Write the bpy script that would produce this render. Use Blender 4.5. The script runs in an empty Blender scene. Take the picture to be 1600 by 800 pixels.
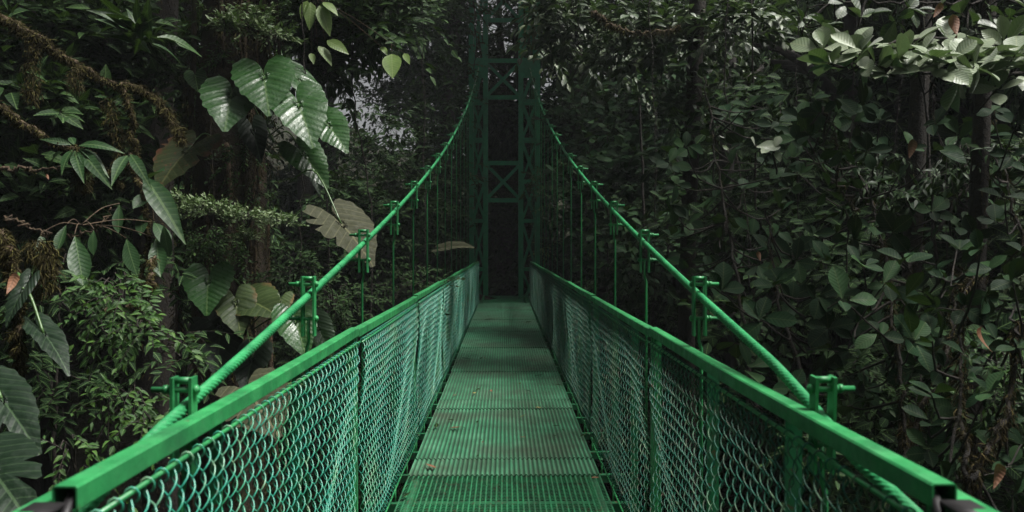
import bpy, math, random
import numpy as np
from mathutils import Vector, Matrix

R = math.radians
random.seed(7)
rng = np.random.default_rng(11)
S = bpy.context.scene
COL = S.collection

# ------------------------------------------------------------------ camera
CAMZ, F, VX, VY = 1.48, 1333.0, 788.0, 376.0
cd = bpy.data.cameras.new('camera'); cam = bpy.data.objects.new('camera', cd); COL.objects.link(cam)
cd.sensor_width = 36; cd.lens = 30; cd.clip_start = 0.05; cd.clip_end = 600
cam.location = (0, 0, CAMZ)
cam.rotation_euler = (R(90 - 1.03), 0, R(-0.516))
cd.dof.use_dof = True; cd.dof.focus_distance = 6.5; cd.dof.aperture_fstop = 5.0
S.camera = cam

# ------------------------------------------------------------------ world, sun, exposure
w = bpy.data.worlds.new('World'); S.world = w; w.use_nodes = True
nt = w.node_tree; bg = nt.nodes['Background']
sky = nt.nodes.new('ShaderNodeTexSky'); sky.sky_type = 'NISHITA'; sky.sun_disc = False
SUN_EL, SUN_AZ = R(66), R(96)
sky.sun_elevation = SUN_EL; sky.sun_rotation = SUN_AZ; sky.air_density = 1.0; sky.dust_density = 7.0
hs = nt.nodes.new('ShaderNodeHueSaturation'); hs.inputs['Saturation'].default_value = 0.12
nt.links.new(sky.outputs[0], hs.inputs['Color']); nt.links.new(hs.outputs[0], bg.inputs['Color'])
bg.inputs['Strength'].default_value = 0.055
sl = bpy.data.lights.new('sun', 'SUN'); sl.energy = 5.0; sl.angle = R(22); sl.color = (1, .97, .92)
so = bpy.data.objects.new('sun', sl); COL.objects.link(so)
sd = Vector((math.sin(SUN_AZ) * math.cos(SUN_EL), math.cos(SUN_AZ) * math.cos(SUN_EL), math.sin(SUN_EL)))
so.rotation_euler = sd.to_track_quat('Z', 'Y').to_euler()
S.view_settings.view_transform = 'Standard'; S.view_settings.look = 'None'
S.view_settings.exposure = 0.88; S.view_settings.gamma = 1
S.render.engine = 'CYCLES'
S.cycles.max_bounces = 5; S.cycles.diffuse_bounces = 3; S.cycles.glossy_bounces = 2
S.cycles.transmission_bounces = 2; S.cycles.use_denoising = True
S.cycles.sample_clamp_indirect = 4

# ------------------------------------------------------------------ materials
def newmat(name):
    m = bpy.data.materials.new(name); m.use_nodes = True
    return m, m.node_tree, m.node_tree.nodes['Principled BSDF']
def nd(t, kind, **kw):
    n = t.nodes.new(kind)
    for k, v in kw.items(): setattr(n, k, v)
    return n
def ramp(t, src, stops):
    r = nd(t, 'ShaderNodeValToRGB'); e = r.color_ramp.elements
    while len(e) < len(stops): e.new(0.5)
    for k, (p, c) in enumerate(stops): e[k].position = p; e[k].color = (*c, 1)
    t.links.new(src, r.inputs[0]); return r.outputs[0]
def noise(t, scale, detail=3, world=True, rough=.55):
    n = nd(t, 'ShaderNodeTexNoise'); n.inputs['Scale'].default_value = scale; n.inputs['Detail'].default_value = detail
    n.inputs['Roughness'].default_value = rough
    if world:
        g = nd(t, 'ShaderNodeNewGeometry'); t.links.new(g.outputs['Position'], n.inputs['Vector'])
    return n.outputs['Fac']
def math_n(t, op, a, b=None):
    n = nd(t, 'ShaderNodeMath', operation=op)
    for i, x in enumerate((a, b)):
        if x is None: continue
        if isinstance(x, (int, float)): n.inputs[i].default_value = x
        else: t.links.new(x, n.inputs[i])
    return n.outputs[0]
def mixc(t, fac, a, b, mode='MIX'):
    n = nd(t, 'ShaderNodeMix', data_type='RGBA', blend_type=mode)
    for sock, x in ((n.inputs[0], fac), (n.inputs[6], a), (n.inputs[7], b)):
        if isinstance(x, (int, float)): sock.default_value = x
        elif isinstance(x, tuple): sock.default_value = (*x, 1)
        else: t.links.new(x, sock)
    return n.outputs[2]
def bump(t, b, h, strength, dist=.01):
    n = nd(t, 'ShaderNodeBump'); n.inputs['Strength'].default_value = strength; n.inputs['Distance'].default_value = dist
    t.links.new(h, n.inputs['Height']); t.links.new(n.outputs[0], b.inputs['Normal'])

def paint_mat(name, base, dark, rust=(.09, .045, .025), rust_at=.68, rough=.38):
    m, t, b = newmat(name)
    c = ramp(t, noise(t, 9, 5), [(.3, dark), (.62, base)])
    sp = ramp(t, noise(t, 42, 4), [(rust_at, (0, 0, 0)), (rust_at + .06, (1, 1, 1))])
    c = mixc(t, sp, c, rust)
    c = mixc(t, ramp(t, noise(t, 70, 5, rough=.75), [(.56, (0, 0, 0)), (.66, (.6, .6, .6))]), c, tuple(x * .45 for x in dark))
    c = mixc(t, ramp(t, noise(t, 6, 6, rough=.8), [(.58, (0, 0, 0)), (.7, (.5, .5, .5))]), c, (.10, .26, .13))
    # algae streaks
    c = mixc(t, ramp(t, noise(t, 2.1, 4), [(.5, (0, 0, 0)), (.75, (.55, .55, .55))]), c, (.02, .075, .035))
    t.links.new(c, b.inputs['Base Color'])
    t.links.new(ramp(t, noise(t, 25, 3), [(.3, (rough - .1,) * 3), (.7, (rough + .2,) * 3)]), b.inputs['Roughness'])
    bump(t, b, noise(t, 120, 3), .25, .002)
    return m
PAINT = paint_mat('green_paint', (.028, .245, .074), (.013, .13, .042))
PAINT_CABLE = paint_mat('green_cable_paint', (.035, .28, .10), (.015, .15, .055), rust_at=.75, rough=.3)
PAINT_TOWER = paint_mat('green_tower_paint', (.022, .28, .12), (.018, .2, .09))
PAINT_OLD = paint_mat('old_green_paint', (.012, .15, .055), (.012, .07, .03), rust_at=.6)
HALF_W, RIBW = .6, 1.2 / 39
PAINT_MID = paint_mat('worn_green_paint', (.022, .17, .07), (.018, .07, .035), rust_at=.6)
def deck_mat():
    m, t, b = newmat('green_deck')
    tc = nd(t, 'ShaderNodeNewGeometry'); sep = nd(t, 'ShaderNodeSeparateXYZ'); t.links.new(tc.outputs['Position'], sep.inputs[0])
    c = ramp(t, noise(t, 3.5, 6, rough=.65), [(.3, (.028, .12, .06)), (.5, (.045, .22, .11)), (.7, (.11, .33, .19))])
    # wear: dirt gathers in the middle, worn grey metal on ribs
    d = ramp(t, noise(t, 1.3, 5, rough=.7), [(.42, (0, 0, 0)), (.66, (.8, .8, .8))])
    c = mixc(t, d, c, (.055, .065, .042))
    sp = ramp(t, noise(t, 28, 5, rough=.7), [(.55, (0, 0, 0)), (.72, (.75, .75, .75))])
    c = mixc(t, sp, c, (.042, .03, .018))
    ph = math_n(t, 'FRACT', math_n(t, 'MULTIPLY', math_n(t, 'ADD', sep.outputs[0], HALF_W), 1 / RIBW))
    val = math_n(t, 'SUBTRACT', 1, math_n(t, 'MULTIPLY', math_n(t, 'ABSOLUTE', math_n(t, 'SUBTRACT', ph, .5)), 2))
    hol = math_n(t, 'FRACT', math_n(t, 'MULTIPLY', sep.outputs[1], 1 / .021))
    hol = math_n(t, 'MULTIPLY', math_n(t, 'LESS_THAN', hol, .5), math_n(t, 'GREATER_THAN', val, .45))
    dirt = math_n(t, 'MULTIPLY', ramp(t, val, [(.4, (0, 0, 0)), (.8, (1, 1, 1))]), .62)
    c = mixc(t, dirt, c, (.016, .018, .012)); c = mixc(t, math_n(t, 'MULTIPLY', hol, .45), c, (.004, .006, .004))
    t.links.new(c, b.inputs['Base Color']); b.inputs['Roughness'].default_value = .45
    wv = nd(t, 'ShaderNodeTexWave', wave_type='BANDS', bands_direction='Y'); wv.inputs['Scale'].default_value = 16
    wv.inputs['Distortion'].default_value = .8
    t.links.new(tc.outputs['Position'], wv.inputs['Vector'])
    hh = math_n(t, 'ADD', wv.outputs['Fac'], noise(t, 60, 3))
    bump(t, b, hh, .7, .004)
    return m
DECK = deck_mat()
def wire_mat(name, k):
    m, t, b = newmat(name)
    n1 = noise(t, 1.7, 4, rough=.7)
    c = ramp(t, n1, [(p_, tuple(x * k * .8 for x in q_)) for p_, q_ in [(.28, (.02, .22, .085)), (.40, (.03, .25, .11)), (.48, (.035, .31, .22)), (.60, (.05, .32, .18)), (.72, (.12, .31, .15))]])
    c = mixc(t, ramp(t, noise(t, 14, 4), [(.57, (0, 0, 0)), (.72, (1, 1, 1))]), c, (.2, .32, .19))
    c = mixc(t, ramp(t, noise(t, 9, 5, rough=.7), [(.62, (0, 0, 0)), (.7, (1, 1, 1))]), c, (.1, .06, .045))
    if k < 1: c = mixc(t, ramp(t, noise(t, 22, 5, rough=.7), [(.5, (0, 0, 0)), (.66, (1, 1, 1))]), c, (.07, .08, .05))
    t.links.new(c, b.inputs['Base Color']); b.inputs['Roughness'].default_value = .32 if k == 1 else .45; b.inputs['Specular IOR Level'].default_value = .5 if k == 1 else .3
    return m
WIRE = wire_mat('coated_wire', 1.0); WIRE_SHADED_WORN = wire_mat('shaded_worn_coated_wire', .4)  # second wire: backlit shade of the right mesh put into its colour, plus brown-grey wear

def leaf_mat(name, c1, c2, c3=None, rough=.42, spec=.5, vein=(.12, .2, .07), vn=7.0, veins=.35, trans=.12, spots=None, edge=None, sheen=0, bumpy=.25):
    m, t, b = newmat(name)
    g = nd(t, 'ShaderNodeNewGeometry')
    c = ramp(t, g.outputs['Random Per Island'], [(0, c1), (.6, c2), (1, c3 or c2)])
    uv = nd(t, 'ShaderNodeUVMap'); sp = nd(t, 'ShaderNodeSeparateXYZ'); t.links.new(uv.outputs[0], sp.inputs[0])
    ax = math_n(t, 'ABSOLUTE', sp.outputs[0])
    s = math_n(t, 'MULTIPLY', math_n(t, 'SUBTRACT', sp.outputs[1], math_n(t, 'MULTIPLY', ax, .75)), vn)
    fr = math_n(t, 'ABSOLUTE', math_n(t, 'SUBTRACT', math_n(t, 'FRACT', s), .5))
    line = math_n(t, 'MULTIPLY', math_n(t, 'LESS_THAN', fr, .07), veins)
    mid = math_n(t, 'MULTIPLY', math_n(t, 'LESS_THAN', ax, .013), min(1, veins * 2.2))
    vv = math_n(t, 'MAXIMUM', line, mid)
    c = mixc(t, ramp(t, noise(t, 18, 3), [(.35, (0, 0, 0)), (.75, (.5, .5, .5))]), c, tuple(x * .55 for x in c1))
    c = mixc(t, vv, c, vein)
    if spots:
        c = mixc(t, ramp(t, noise(t, 38, 3), [(spots[1], (0, 0, 0)), (spots[1] + .05, (1, 1, 1))]), c, spots[0])
    if edge:
        n = noise(t, 16, 3)
        e2 = math_n(t, 'ADD', math_n(t, 'ABSOLUTE', sp.outputs[0]), math_n(t, 'MULTIPLY', n, .28))
        c = mixc(t, ramp(t, e2, [(edge[1], (0, 0, 0)), (edge[1] + .08, (1, 1, 1))]), c, edge[0])
    t.links.new(c, b.inputs['Base Color'])
    t.links.new(ramp(t, noise(t, 30, 2), [(.3, (rough,) * 3), (.7, (min(1, rough + .22),) * 3)]), b.inputs['Roughness'])
    b.inputs['Specular IOR Level'].default_value = spec
    if sheen: b.inputs['Sheen Weight'].default_value = sheen; b.inputs['Sheen Roughness'].default_value = .5
    if bumpy:
        bump(t, b, math_n(t, 'ADD', math_n(t, 'MULTIPLY', fr, 1.2), noise(t, 40, 2)), bumpy, .006)
    if trans:
        tr = nd(t, 'ShaderNodeBsdfTranslucent'); t.links.new(mixc(t, .5, c, (.10, .2, .02)), tr.inputs[0])
        mx = nd(t, 'ShaderNodeMixShader'); mx.inputs[0].default_value = trans
        out = t.nodes['Material Output']
        t.links.new(b.outputs[0], mx.inputs[1]); t.links.new(tr.outputs[0], mx.inputs[2]); t.links.new(mx.outputs[0], out.inputs[0])
    return m
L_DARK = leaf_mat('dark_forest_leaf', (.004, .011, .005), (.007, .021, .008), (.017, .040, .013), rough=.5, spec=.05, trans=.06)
L_MID = leaf_mat('forest_leaf', (.010, .026, .009), (.018, .045, .015), (.045, .09, .028), rough=.45, spec=.1, trans=.12)
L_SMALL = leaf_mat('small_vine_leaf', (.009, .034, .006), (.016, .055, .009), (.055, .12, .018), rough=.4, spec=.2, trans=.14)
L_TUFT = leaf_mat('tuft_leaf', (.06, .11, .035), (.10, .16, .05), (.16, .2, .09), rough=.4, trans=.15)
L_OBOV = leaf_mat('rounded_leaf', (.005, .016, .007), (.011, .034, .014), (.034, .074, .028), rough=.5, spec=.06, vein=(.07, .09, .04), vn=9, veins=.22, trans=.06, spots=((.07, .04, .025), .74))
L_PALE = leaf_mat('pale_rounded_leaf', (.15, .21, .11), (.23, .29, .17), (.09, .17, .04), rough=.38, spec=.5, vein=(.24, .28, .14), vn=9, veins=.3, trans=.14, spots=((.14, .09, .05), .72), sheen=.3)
L_WHORL = leaf_mat('grey_green_leaf', (.016, .038, .015), (.045, .085, .035), (.14, .19, .09), rough=.4, vein=(.15, .2, .09), trans=.12)
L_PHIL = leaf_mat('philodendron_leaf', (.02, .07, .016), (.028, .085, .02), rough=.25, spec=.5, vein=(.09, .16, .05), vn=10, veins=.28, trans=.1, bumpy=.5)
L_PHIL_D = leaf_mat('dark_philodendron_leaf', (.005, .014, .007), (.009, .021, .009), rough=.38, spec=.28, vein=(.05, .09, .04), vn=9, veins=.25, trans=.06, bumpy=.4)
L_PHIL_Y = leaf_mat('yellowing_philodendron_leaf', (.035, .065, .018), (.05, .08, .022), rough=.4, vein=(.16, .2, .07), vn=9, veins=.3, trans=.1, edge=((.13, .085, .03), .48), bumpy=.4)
L_OLD = leaf_mat('withering_leaf', (.035, .05, .016), (.04, .06, .018), rough=.4, vein=(.12, .13, .05), vn=8, veins=.35, trans=.05, spots=((.10, .04, .018), .6), edge=((.12, .05, .025), .42), bumpy=.5)
L_BROWN = leaf_mat('dull_brown_leaf', (.032, .036, .018), (.042, .044, .022), rough=.65, spec=.2, vein=(.10, .10, .055), vn=8, veins=.4, trans=.05, spots=((.045, .045, .025), .6), bumpy=.6)
L_LANCE = leaf_mat('lance_leaf', (.007, .023, .008), (.014, .042, .012), (.035, .08, .02), rough=.4, spec=.22, vein=(.08, .13, .05), vn=12, veins=.25, trans=.1)
L_LIME = leaf_mat('young_bright_leaf', (.13, .22, .05), (.16, .26, .06), rough=.35, vein=(.22, .3, .1), vn=10, veins=.5, trans=.25)
L_DRY = leaf_mat('dry_leaf', (.12, .05, .025), (.22, .1, .05), (.3, .14, .07), rough=.6, vein=(.08, .04, .02), trans=.1)
L_YEL = leaf_mat('fallen_yellow_leaf', (.3, .2, .05), (.4, .28, .07), rough=.5, vein=(.5, .38, .12), trans=.05)
def bark_mat(name, a, b_, c_, scale=5, moss=(.035, .04, .008), m_at=.5):
    m, t, b = newmat(name)
    c = ramp(t, noise(t, scale, 6, rough=.7), [(.3, a), (.5, b_), (.72, c_)])
    c = mixc(t, ramp(t, noise(t, 2.3, 5, rough=.75), [(m_at, (0, 0, 0)), (m_at + .12, (1, 1, 1))]), c, moss)
    t.links.new(c, b.inputs['Base Color']); b.inputs['Roughness'].default_value = .85
    bump(t, b, noise(t, 30, 6, rough=.7), 1, .03)
    return m
BARK = bark_mat('mossy_bark', (.012, .009, .006), (.035, .024, .014), (.085, .055, .03))
BARK_DK = bark_mat('dark_bark', (.008, .007, .005), (.016, .012, .008), (.035, .026, .016), m_at=.6)
TWIG = bark_mat('twig_bark', (.03, .02, .01), (.07, .045, .022), (.11, .075, .04), 12, m_at=.65)
def moss_mat(name, a, b_, c_):
    m, t, b = newmat(name)
    g = nd(t, 'ShaderNodeNewGeometry')
    t.links.new(ramp(t, g.outputs['Random Per Island'], [(0, a), (.6, b_), (1, c_)]), b.inputs['Base Color'])
    b.inputs['Roughness'].default_value = .9; b.inputs['Specular IOR Level'].default_value = .15
    return m
MOSS = moss_mat('brown_moss', (.014, .011, .004), (.034, .028, .009), (.075, .07, .02))
MOSS_D = moss_mat('dark_moss', (.012, .01, .004), (.035, .027, .009), (.075, .06, .02))
def soil_mat():
    m, t, b = newmat('forest_floor')
    c = ramp(t, noise(t, 1.5, 8, rough=.7), [(.35, (.006, .006, .004)), (.55, (.014, .014, .008)), (.7, (.012, .022, .008))])
    t.links.new(c, b.inputs['Base Color']); b.inputs['Roughness'].default_value = .95
    b.inputs['Specular IOR Level'].default_value = .1
    bump(t, b, noise(t, 4, 8), 1, .2)
    return m
SOIL = soil_mat()
m, t, b = newmat('black_rubber'); b.inputs['Base Color'].default_value = (.012, .011, .012, 1); b.inputs['Roughness'].default_value = .5; RUBBER = m

# ------------------------------------------------------------------ object helpers
def at(px, py, Y):
    return np.array([(px - VX) / F * Y, Y, CAMZ - (py - VY) / F * Y])
def thing(name, label, cat, loc=(0, 0, 0), group=None, rz=0):
    o = bpy.data.objects.new(name, None); COL.objects.link(o); o.location = Vector(loc); o.rotation_euler = (0, 0, rz)
    o.empty_display_size = .1
    tag(o, label, cat, group); return o
def tag(o, label, cat, group=None):
    o['label'] = label; o['category'] = cat
    if group: o['group'] = group
    return o
class MB:
    def __init__(s): s.v = []; s.q = []; s.t = []; s.uv_q = []; s.uv_t = []; s.n = 0
    def add(s, v, q=None, t=None, uv=None):
        v = np.asarray(v, float).reshape(-1, 3)
        uv = np.zeros((len(v), 2)) if uv is None else np.asarray(uv, float)
        if q is not None and len(q):
            q = np.asarray(q, int).reshape(-1, 4); s.q.append(q + s.n); s.uv_q.append(uv[q.ravel()])
        if t is not None and len(t):
            t = np.asarray(t, int).reshape(-1, 3); s.t.append(t + s.n); s.uv_t.append(uv[t.ravel()])
        s.v.append(v); s.n += len(v); return s
    def mesh(s, name, mat, smooth=True):
        me = bpy.data.meshes.new(name)
        V = np.concatenate(s.v); q = np.concatenate(s.q) if s.q else np.zeros((0, 4), int); t = np.concatenate(s.t) if s.t else np.zeros((0, 3), int)
        me.vertices.add(len(V)); me.vertices.foreach_set('co', V.ravel())
        L = np.concatenate([q.ravel(), t.ravel()]); me.loops.add(len(L)); me.loops.foreach_set('vertex_index', L)
        me.polygons.add(len(q) + len(t))
        st = np.concatenate([np.arange(len(q)) * 4, len(q) * 4 + np.arange(len(t)) * 3])
        me.polygons.foreach_set('loop_start', st)
        me.polygons.foreach_set('loop_total', np.concatenate([np.full(len(q), 4), np.full(len(t), 3)]))
        uvl = me.uv_layers.new(name='uv'); U = np.concatenate([x for x in s.uv_q + s.uv_t])
        uvl.data.foreach_set('uv', U.ravel())
        me.polygons.foreach_set('use_smooth', np.full(len(q) + len(t), smooth))
        me.update(calc_edges=True); me.validate(); me.materials.append(mat)
        return me
    def build(s, name, mat, parent=None, smooth=True, loc=None):
        o = bpy.data.objects.new(name, s.mesh(name, mat, smooth)); COL.objects.link(o)
        if parent is not None: o.parent = parent
        if loc is not None: o.location = Vector(loc)
        return o
def link(me, name, parent=None, loc=(0, 0, 0), rot=(0, 0, 0), scale=(1, 1, 1)):
    o = bpy.data.objects.new(name, me); COL.objects.link(o); o.parent = parent
    o.location = loc; o.rotation_euler = rot; o.scale = scale; return o
BOXQ = [(0, 3, 2, 1), (4, 5, 6, 7), (0, 1, 5, 4), (1, 2, 6, 5), (2, 3, 7, 6), (3, 0, 4, 7)]
def box(mb, x0, x1, y0, y1, z0, z1):
    mb.add([(x0, y0, z0), (x1, y0, z0), (x1, y1, z0), (x0, y1, z0), (x0, y0, z1), (x1, y0, z1), (x1, y1, z1), (x0, y1, z1)], BOXQ)
def beam(mb, a, b, w, h, up=(0, 1, 0)):
    a = Vector(a); b = Vector(b); d = (b - a).normalized(); u = Vector(up); s_ = d.cross(u).normalized(); u = s_.cross(d).normalized()
    vs = []
    for p in (a, b):
        for sx, sy in ((-1, -1), (1, -1), (1, 1), (-1, 1)): vs.append(p + s_ * (sx * w / 2) + u * (sy * h / 2))
    mb.add([tuple(x) for x in vs], BOXQ)
def angle_iron(mb, a, b, w, th, up=(0, 1, 0)):
    a = Vector(a); b = Vector(b); d = (b - a).normalized(); u = Vector(up); s_ = d.cross(u).normalized()
    beam(mb, a, b, w, th, up); o = s_ * (w / 2 - th / 2) + u * (w / 2)
    beam(mb, a + o, b + o, th, w, up)
def tube(mb, pts, rad, sides=8, cap=True):
    P = np.asarray(pts, float); n = len(P); rad = np.full(n, rad) if np.isscalar(rad) else np.asarray(rad)
    T = np.gradient(P, axis=0); T /= np.linalg.norm(T, axis=1)[:, None] + 1e-9
    ref = np.array([0, 0, 1.]) if abs(T[0, 2]) < .9 else np.array([1., 0, 0])
    A = np.zeros_like(P); a = ref - T[0] * (ref @ T[0]); a /= np.linalg.norm(a); A[0] = a
    for i in range(1, n):
        a = A[i - 1] - T[i] * (A[i - 1] @ T[i]); A[i] = a / (np.linalg.norm(a) + 1e-9)
    B = np.cross(T, A); th = np.arange(sides) * 2 * np.pi / sides
    V = P[:, None, :] + rad[:, None, None] * (np.cos(th)[None, :, None] * A[:, None, :] + np.sin(th)[None, :, None] * B[:, None, :])
    i, j = np.meshgrid(np.arange(n - 1), np.arange(sides), indexing='ij'); j2 = (j + 1) % sides
    q = np.stack([i * sides + j, i * sides + j2, (i + 1) * sides + j2, (i + 1) * sides + j], -1).reshape(-1, 4)
    V = V.reshape(-1, 3); t = None
    if cap:
        V = np.concatenate([V, P[:1], P[-1:]]); k = n * sides; jj = np.arange(sides); j3 = (jj + 1) % sides
        t = np.concatenate([np.stack([np.full(sides, k), j3, jj], -1), np.stack([np.full(sides, k + 1), (n - 1) * sides + jj, (n - 1) * sides + j3], -1)])
    mb.add(V, q, t); return V
def nrm(v): v = np.asarray(v, float); return v / (np.linalg.norm(v, axis=-1, keepdims=True) + 1e-9)

# smooth value noise on points (sum of sines), for shaping
def wob(p, s=1.0, seed=0):
    r = np.random.default_rng(seed); out = np.zeros(p.shape[:-1])
    for k in range(5):
        d = nrm(r.normal(size=3)) * s * 1.6 ** k; out += np.sin(p @ d + r.uniform(0, 6)) / 1.5 ** k
    return out / 2.5

# ------------------------------------------------------------------ ground
def ground_h(x, y):
    x = np.asarray(x, float); y = np.asarray(y, float)
    far = np.clip((y - 17.5) / 6, 0, 1); near = np.clip((-y + 1.0) / 5, 0, 1)
    s = lambda u: u * u * (3 - 2 * u)
    base = -9 + 8.6 * s(far) + 8.0 * s(near)
    base = base + np.clip(y - 30, 0, 40) * .22 + np.clip(-y - 8, 0, 40) * .5
    side = np.clip(np.abs(x) - 4.5, 0, 40)
    base = base + side * .75 * (1 - .62 * s(far) * (x < 0)) + .4 * np.sin(x * .7 + y * .4) + .25 * np.sin(y * 1.1 - x * .9)
    return np.minimum(base, 26 + 2 * np.sin(x * .1) + 2 * np.sin(y * .13))
g = np.concatenate([np.linspace(-300, -40, 12)[:-1], np.linspace(-40, 40, 100), np.linspace(40, 300, 12)[1:]])
gx, gy = np.meshgrid(g, g + 12, indexing='ij'); n = len(g)
i, j = np.meshgrid(np.arange(n - 1), np.arange(n - 1), indexing='ij')
mb = MB(); mb.add(np.stack([gx, gy, ground_h(gx, gy)], -1).reshape(-1, 3), np.stack([i * n + j, (i + 1) * n + j, (i + 1) * n + j + 1, i * n + j + 1], -1).reshape(-1, 4))
o = mb.build('ground', SOIL); o['kind'] = 'structure'

# ------------------------------------------------------------------ bridge
bridge = thing('suspension_bridge', 'green steel hanging footbridge with chain link sides running straight into the forest', 'footbridge', (0, 0, 0))
HALF = .6
YN, YF = -2.0, 20.1
def rail_z(y): return 1.105 - .0068 * max(y, 0)
def cable_z(y): return .85 + .12 * y + .0045 * y * y
starts = [-3.18 + 2.132 * k for k in range(11)]
# deck panels: ribbed sheets overlapping by .4 m
RIB = 1.2 / 39
def corrugated(length, lift0, lift1):
    nx = 39 * 6; ny = 18; xs = np.linspace(-HALF, HALF, nx + 1); ys = np.linspace(0, length, ny + 1)
    X, Y = np.meshgrid(xs, ys, indexing='ij')
    c = np.cos((X + HALF) / RIB * 2 * np.pi)
    Z = .0062 * np.sign(c) * np.abs(c) ** .8 + lift0 + (lift1 - lift0) * np.clip((Y - .37) / .05, 0, 1) + .002 * np.sin(Y * 3 + X * 2)
    idx = np.arange((nx + 1) * (ny + 1)).reshape(nx + 1, ny + 1)
    q = np.stack([idx[:-1, :-1], idx[1:, :-1], idx[1:, 1:], idx[:-1, 1:]], -1).reshape(-1, 4)
    m_ = MB(); m_.add(np.stack([X, Y, Z], -1).reshape(-1, 3), q)
    # folded front edge
    V = np.stack([X[:, 0], Y[:, 0], Z[:, 0]], -1); V2 = V.copy(); V2[:, 2] -= .012; k = len(V); a = np.arange(k - 1)
    m_.add(np.concatenate([V, V2]), np.stack([a, a + k, a + k + 1, a + 1], -1)); return m_
def deck_sheet():
    a = corrugated(.385, .0, .0); b_ = corrugated(1.70, 0, 0)
    va = a.v[0].copy(); a.v = [x + [0, 0, .005] for x in a.v]
    out = MB()
    for mbx, dy in ((a, 0), (b_, .43)):
        off = 0
        V = np.concatenate(mbx.v); out.add(V + [0, dy, 0], np.concatenate(mbx.q))
    return out
panel_me = deck_sheet().mesh('deck_panel', DECK)
# open mesh sheet of the nearest panels: ribs with slanted cross bars between them
m_ = MB(); L_ = 2.532
for k in range(40):
    x = -HALF + k * RIB
    yy = np.linspace(0, L_, 14)
    yy = np.arange(0, L_, .014); wv_ = .0022 * np.where(np.arange(len(yy)) % 2 < 1, 1, -1); k4 = len(yy); zz_ = np.full(k4, .006)
    a_ = np.arange(k4 - 1); m_.add(np.concatenate([np.stack([x - .0048 + wv_, yy, zz_ - .004], -1), np.stack([x + wv_, yy, zz_], -1), np.stack([x + .0048 + wv_, yy, zz_ - .004], -1)]), np.concatenate([np.stack([a_, a_ + 1, a_ + 1 + k4, a_ + k4], -1), np.stack([a_ + k4, a_ + k4 + 1, a_ + 1 + 2 * k4, a_ + 2 * k4], -1)]))
cnt = int(L_ / .028)
for k in range(39):
    x0 = -HALF + k * RIB; ys = np.arange(cnt) * .028 + (.003 if k % 2 else 0)
    for y in ys:
        m_.add([(x0, y, .001), (x0 + RIB / 2, y, -.004), (x0 + RIB, y, .001), (x0, y + .007, .001), (x0 + RIB / 2, y + .007, -.0035), (x0 + RIB, y + .007, .001)], [(0, 1, 4, 3), (1, 2, 5, 4)])
mesh_panel_me = m_.mesh('deck_panel', PAINT_MID)
for k, y in enumerate(starts):
    if y < 4.4: link(mesh_panel_me, 'deck_panel', bridge, (0, y, -.004 if k % 2 else 0))
    else: link(panel_me, 'deck_panel', bridge, (random.uniform(-.006, .006), y, .001 * k % .004), (0, 0, random.uniform(-.002, .002)), (1, 1, 1))
# stringers and joists below
for s in (-1, 1):
    m_ = MB(); beam(m_, (s * .56, YN, -.062), (s * .56, YF + 3.5, -.062), .05, .07, (0, 0, 1)); m_.build('stringer', PAINT_OLD, bridge)
m_ = MB(); beam(m_, (-.82, 0, -.125), (.82, 0, -.125), .05, .05, (0, 0, 1)); joist_me = m_.mesh('joist', PAINT_OLD, False)
m_ = MB(); tube(m_, [(0, 0, -.12), (0, 0, -.02)], .006, 8)
tube(m_, [(0, 0, -.02), (0, .005, .0)], .006, 8); stub_me = m_.mesh('stay_rod', PAINT)
y = YN + .3
while y < YF:
    link(joist_me, 'joist', bridge, (0, y, 0))
    for s in (-1, 1): link(stub_me, 'stay_rod', bridge, (s * .66, y + .02, 0))
    y += .62
# handrail: square tubes with open ends, each panel one tube
RJ = [-1.28 + 2.59 * k for k in range(9)]
XIN, XOUT, TH = .662, .701, .04
def rail_tube(y0, y1, s, dx, dz):
    m_ = MB(); n = 8; ys = np.linspace(y0, y1, n); zz = np.array([rail_z(v) for v in ys]) + dz
    zz = zz - np.linspace(0, 1, n) * .0 + .004 * np.sin(np.linspace(0, np.pi, n)) * -1
    tws = .004 * np.sin(ys * 1.3 + s)
    prof = [(XIN, 0), (XOUT, 0), (XOUT, -TH), (XIN, -TH)]; e = .003; b_ = .0035
    outer = [(XIN + b_, 0), (XOUT - b_, 0), (XOUT, -b_), (XOUT, -TH + b_), (XOUT - b_, -TH), (XIN + b_, -TH), (XIN, -TH + b_), (XIN, -b_)]
    inner = [(XIN + b_ + e/2, -e), (XOUT - b_ - e/2, -e), (XOUT - e, -b_ - e/2), (XOUT - e, -TH + b_ + e/2), (XOUT - b_ - e/2, -TH + e), (XIN + b_ + e/2, -TH + e), (XIN + e, -TH + b_ + e/2), (XIN + e, -b_ - e/2)]
    rings = []
    for pr in (outer, inner):
        rings.append(np.array([[(s * (x + dx) + tw, yy, z + zc) for (x, z) in pr] for yy, zc, tw in zip(ys, zz, tws)]))
    V = np.concatenate([rings[0].reshape(-1, 3), rings[1].reshape(-1, 3)]); k = n * 8; q = []
    for a in range(n - 1):
        for c in range(8):
            d = (c + 1) % 8
            q += [(a * 8 + c, a * 8 + d, a * 8 + 8 + d, a * 8 + 8 + c), (k + a * 8 + d, k + a * 8 + c, k + a * 8 + 8 + c, k + a * 8 + 8 + d)]
    for a in (0, n - 1):
        for c in range(8):
            d = (c + 1) % 8; q.append((a * 8 + c, a * 8 + d, k + a * 8 + d, k + a * 8 + c))
    if s < 0: q = [tuple(reversed(f)) for f in q]
    m_.add(V, q); return m_
rodmeshes = []
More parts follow.
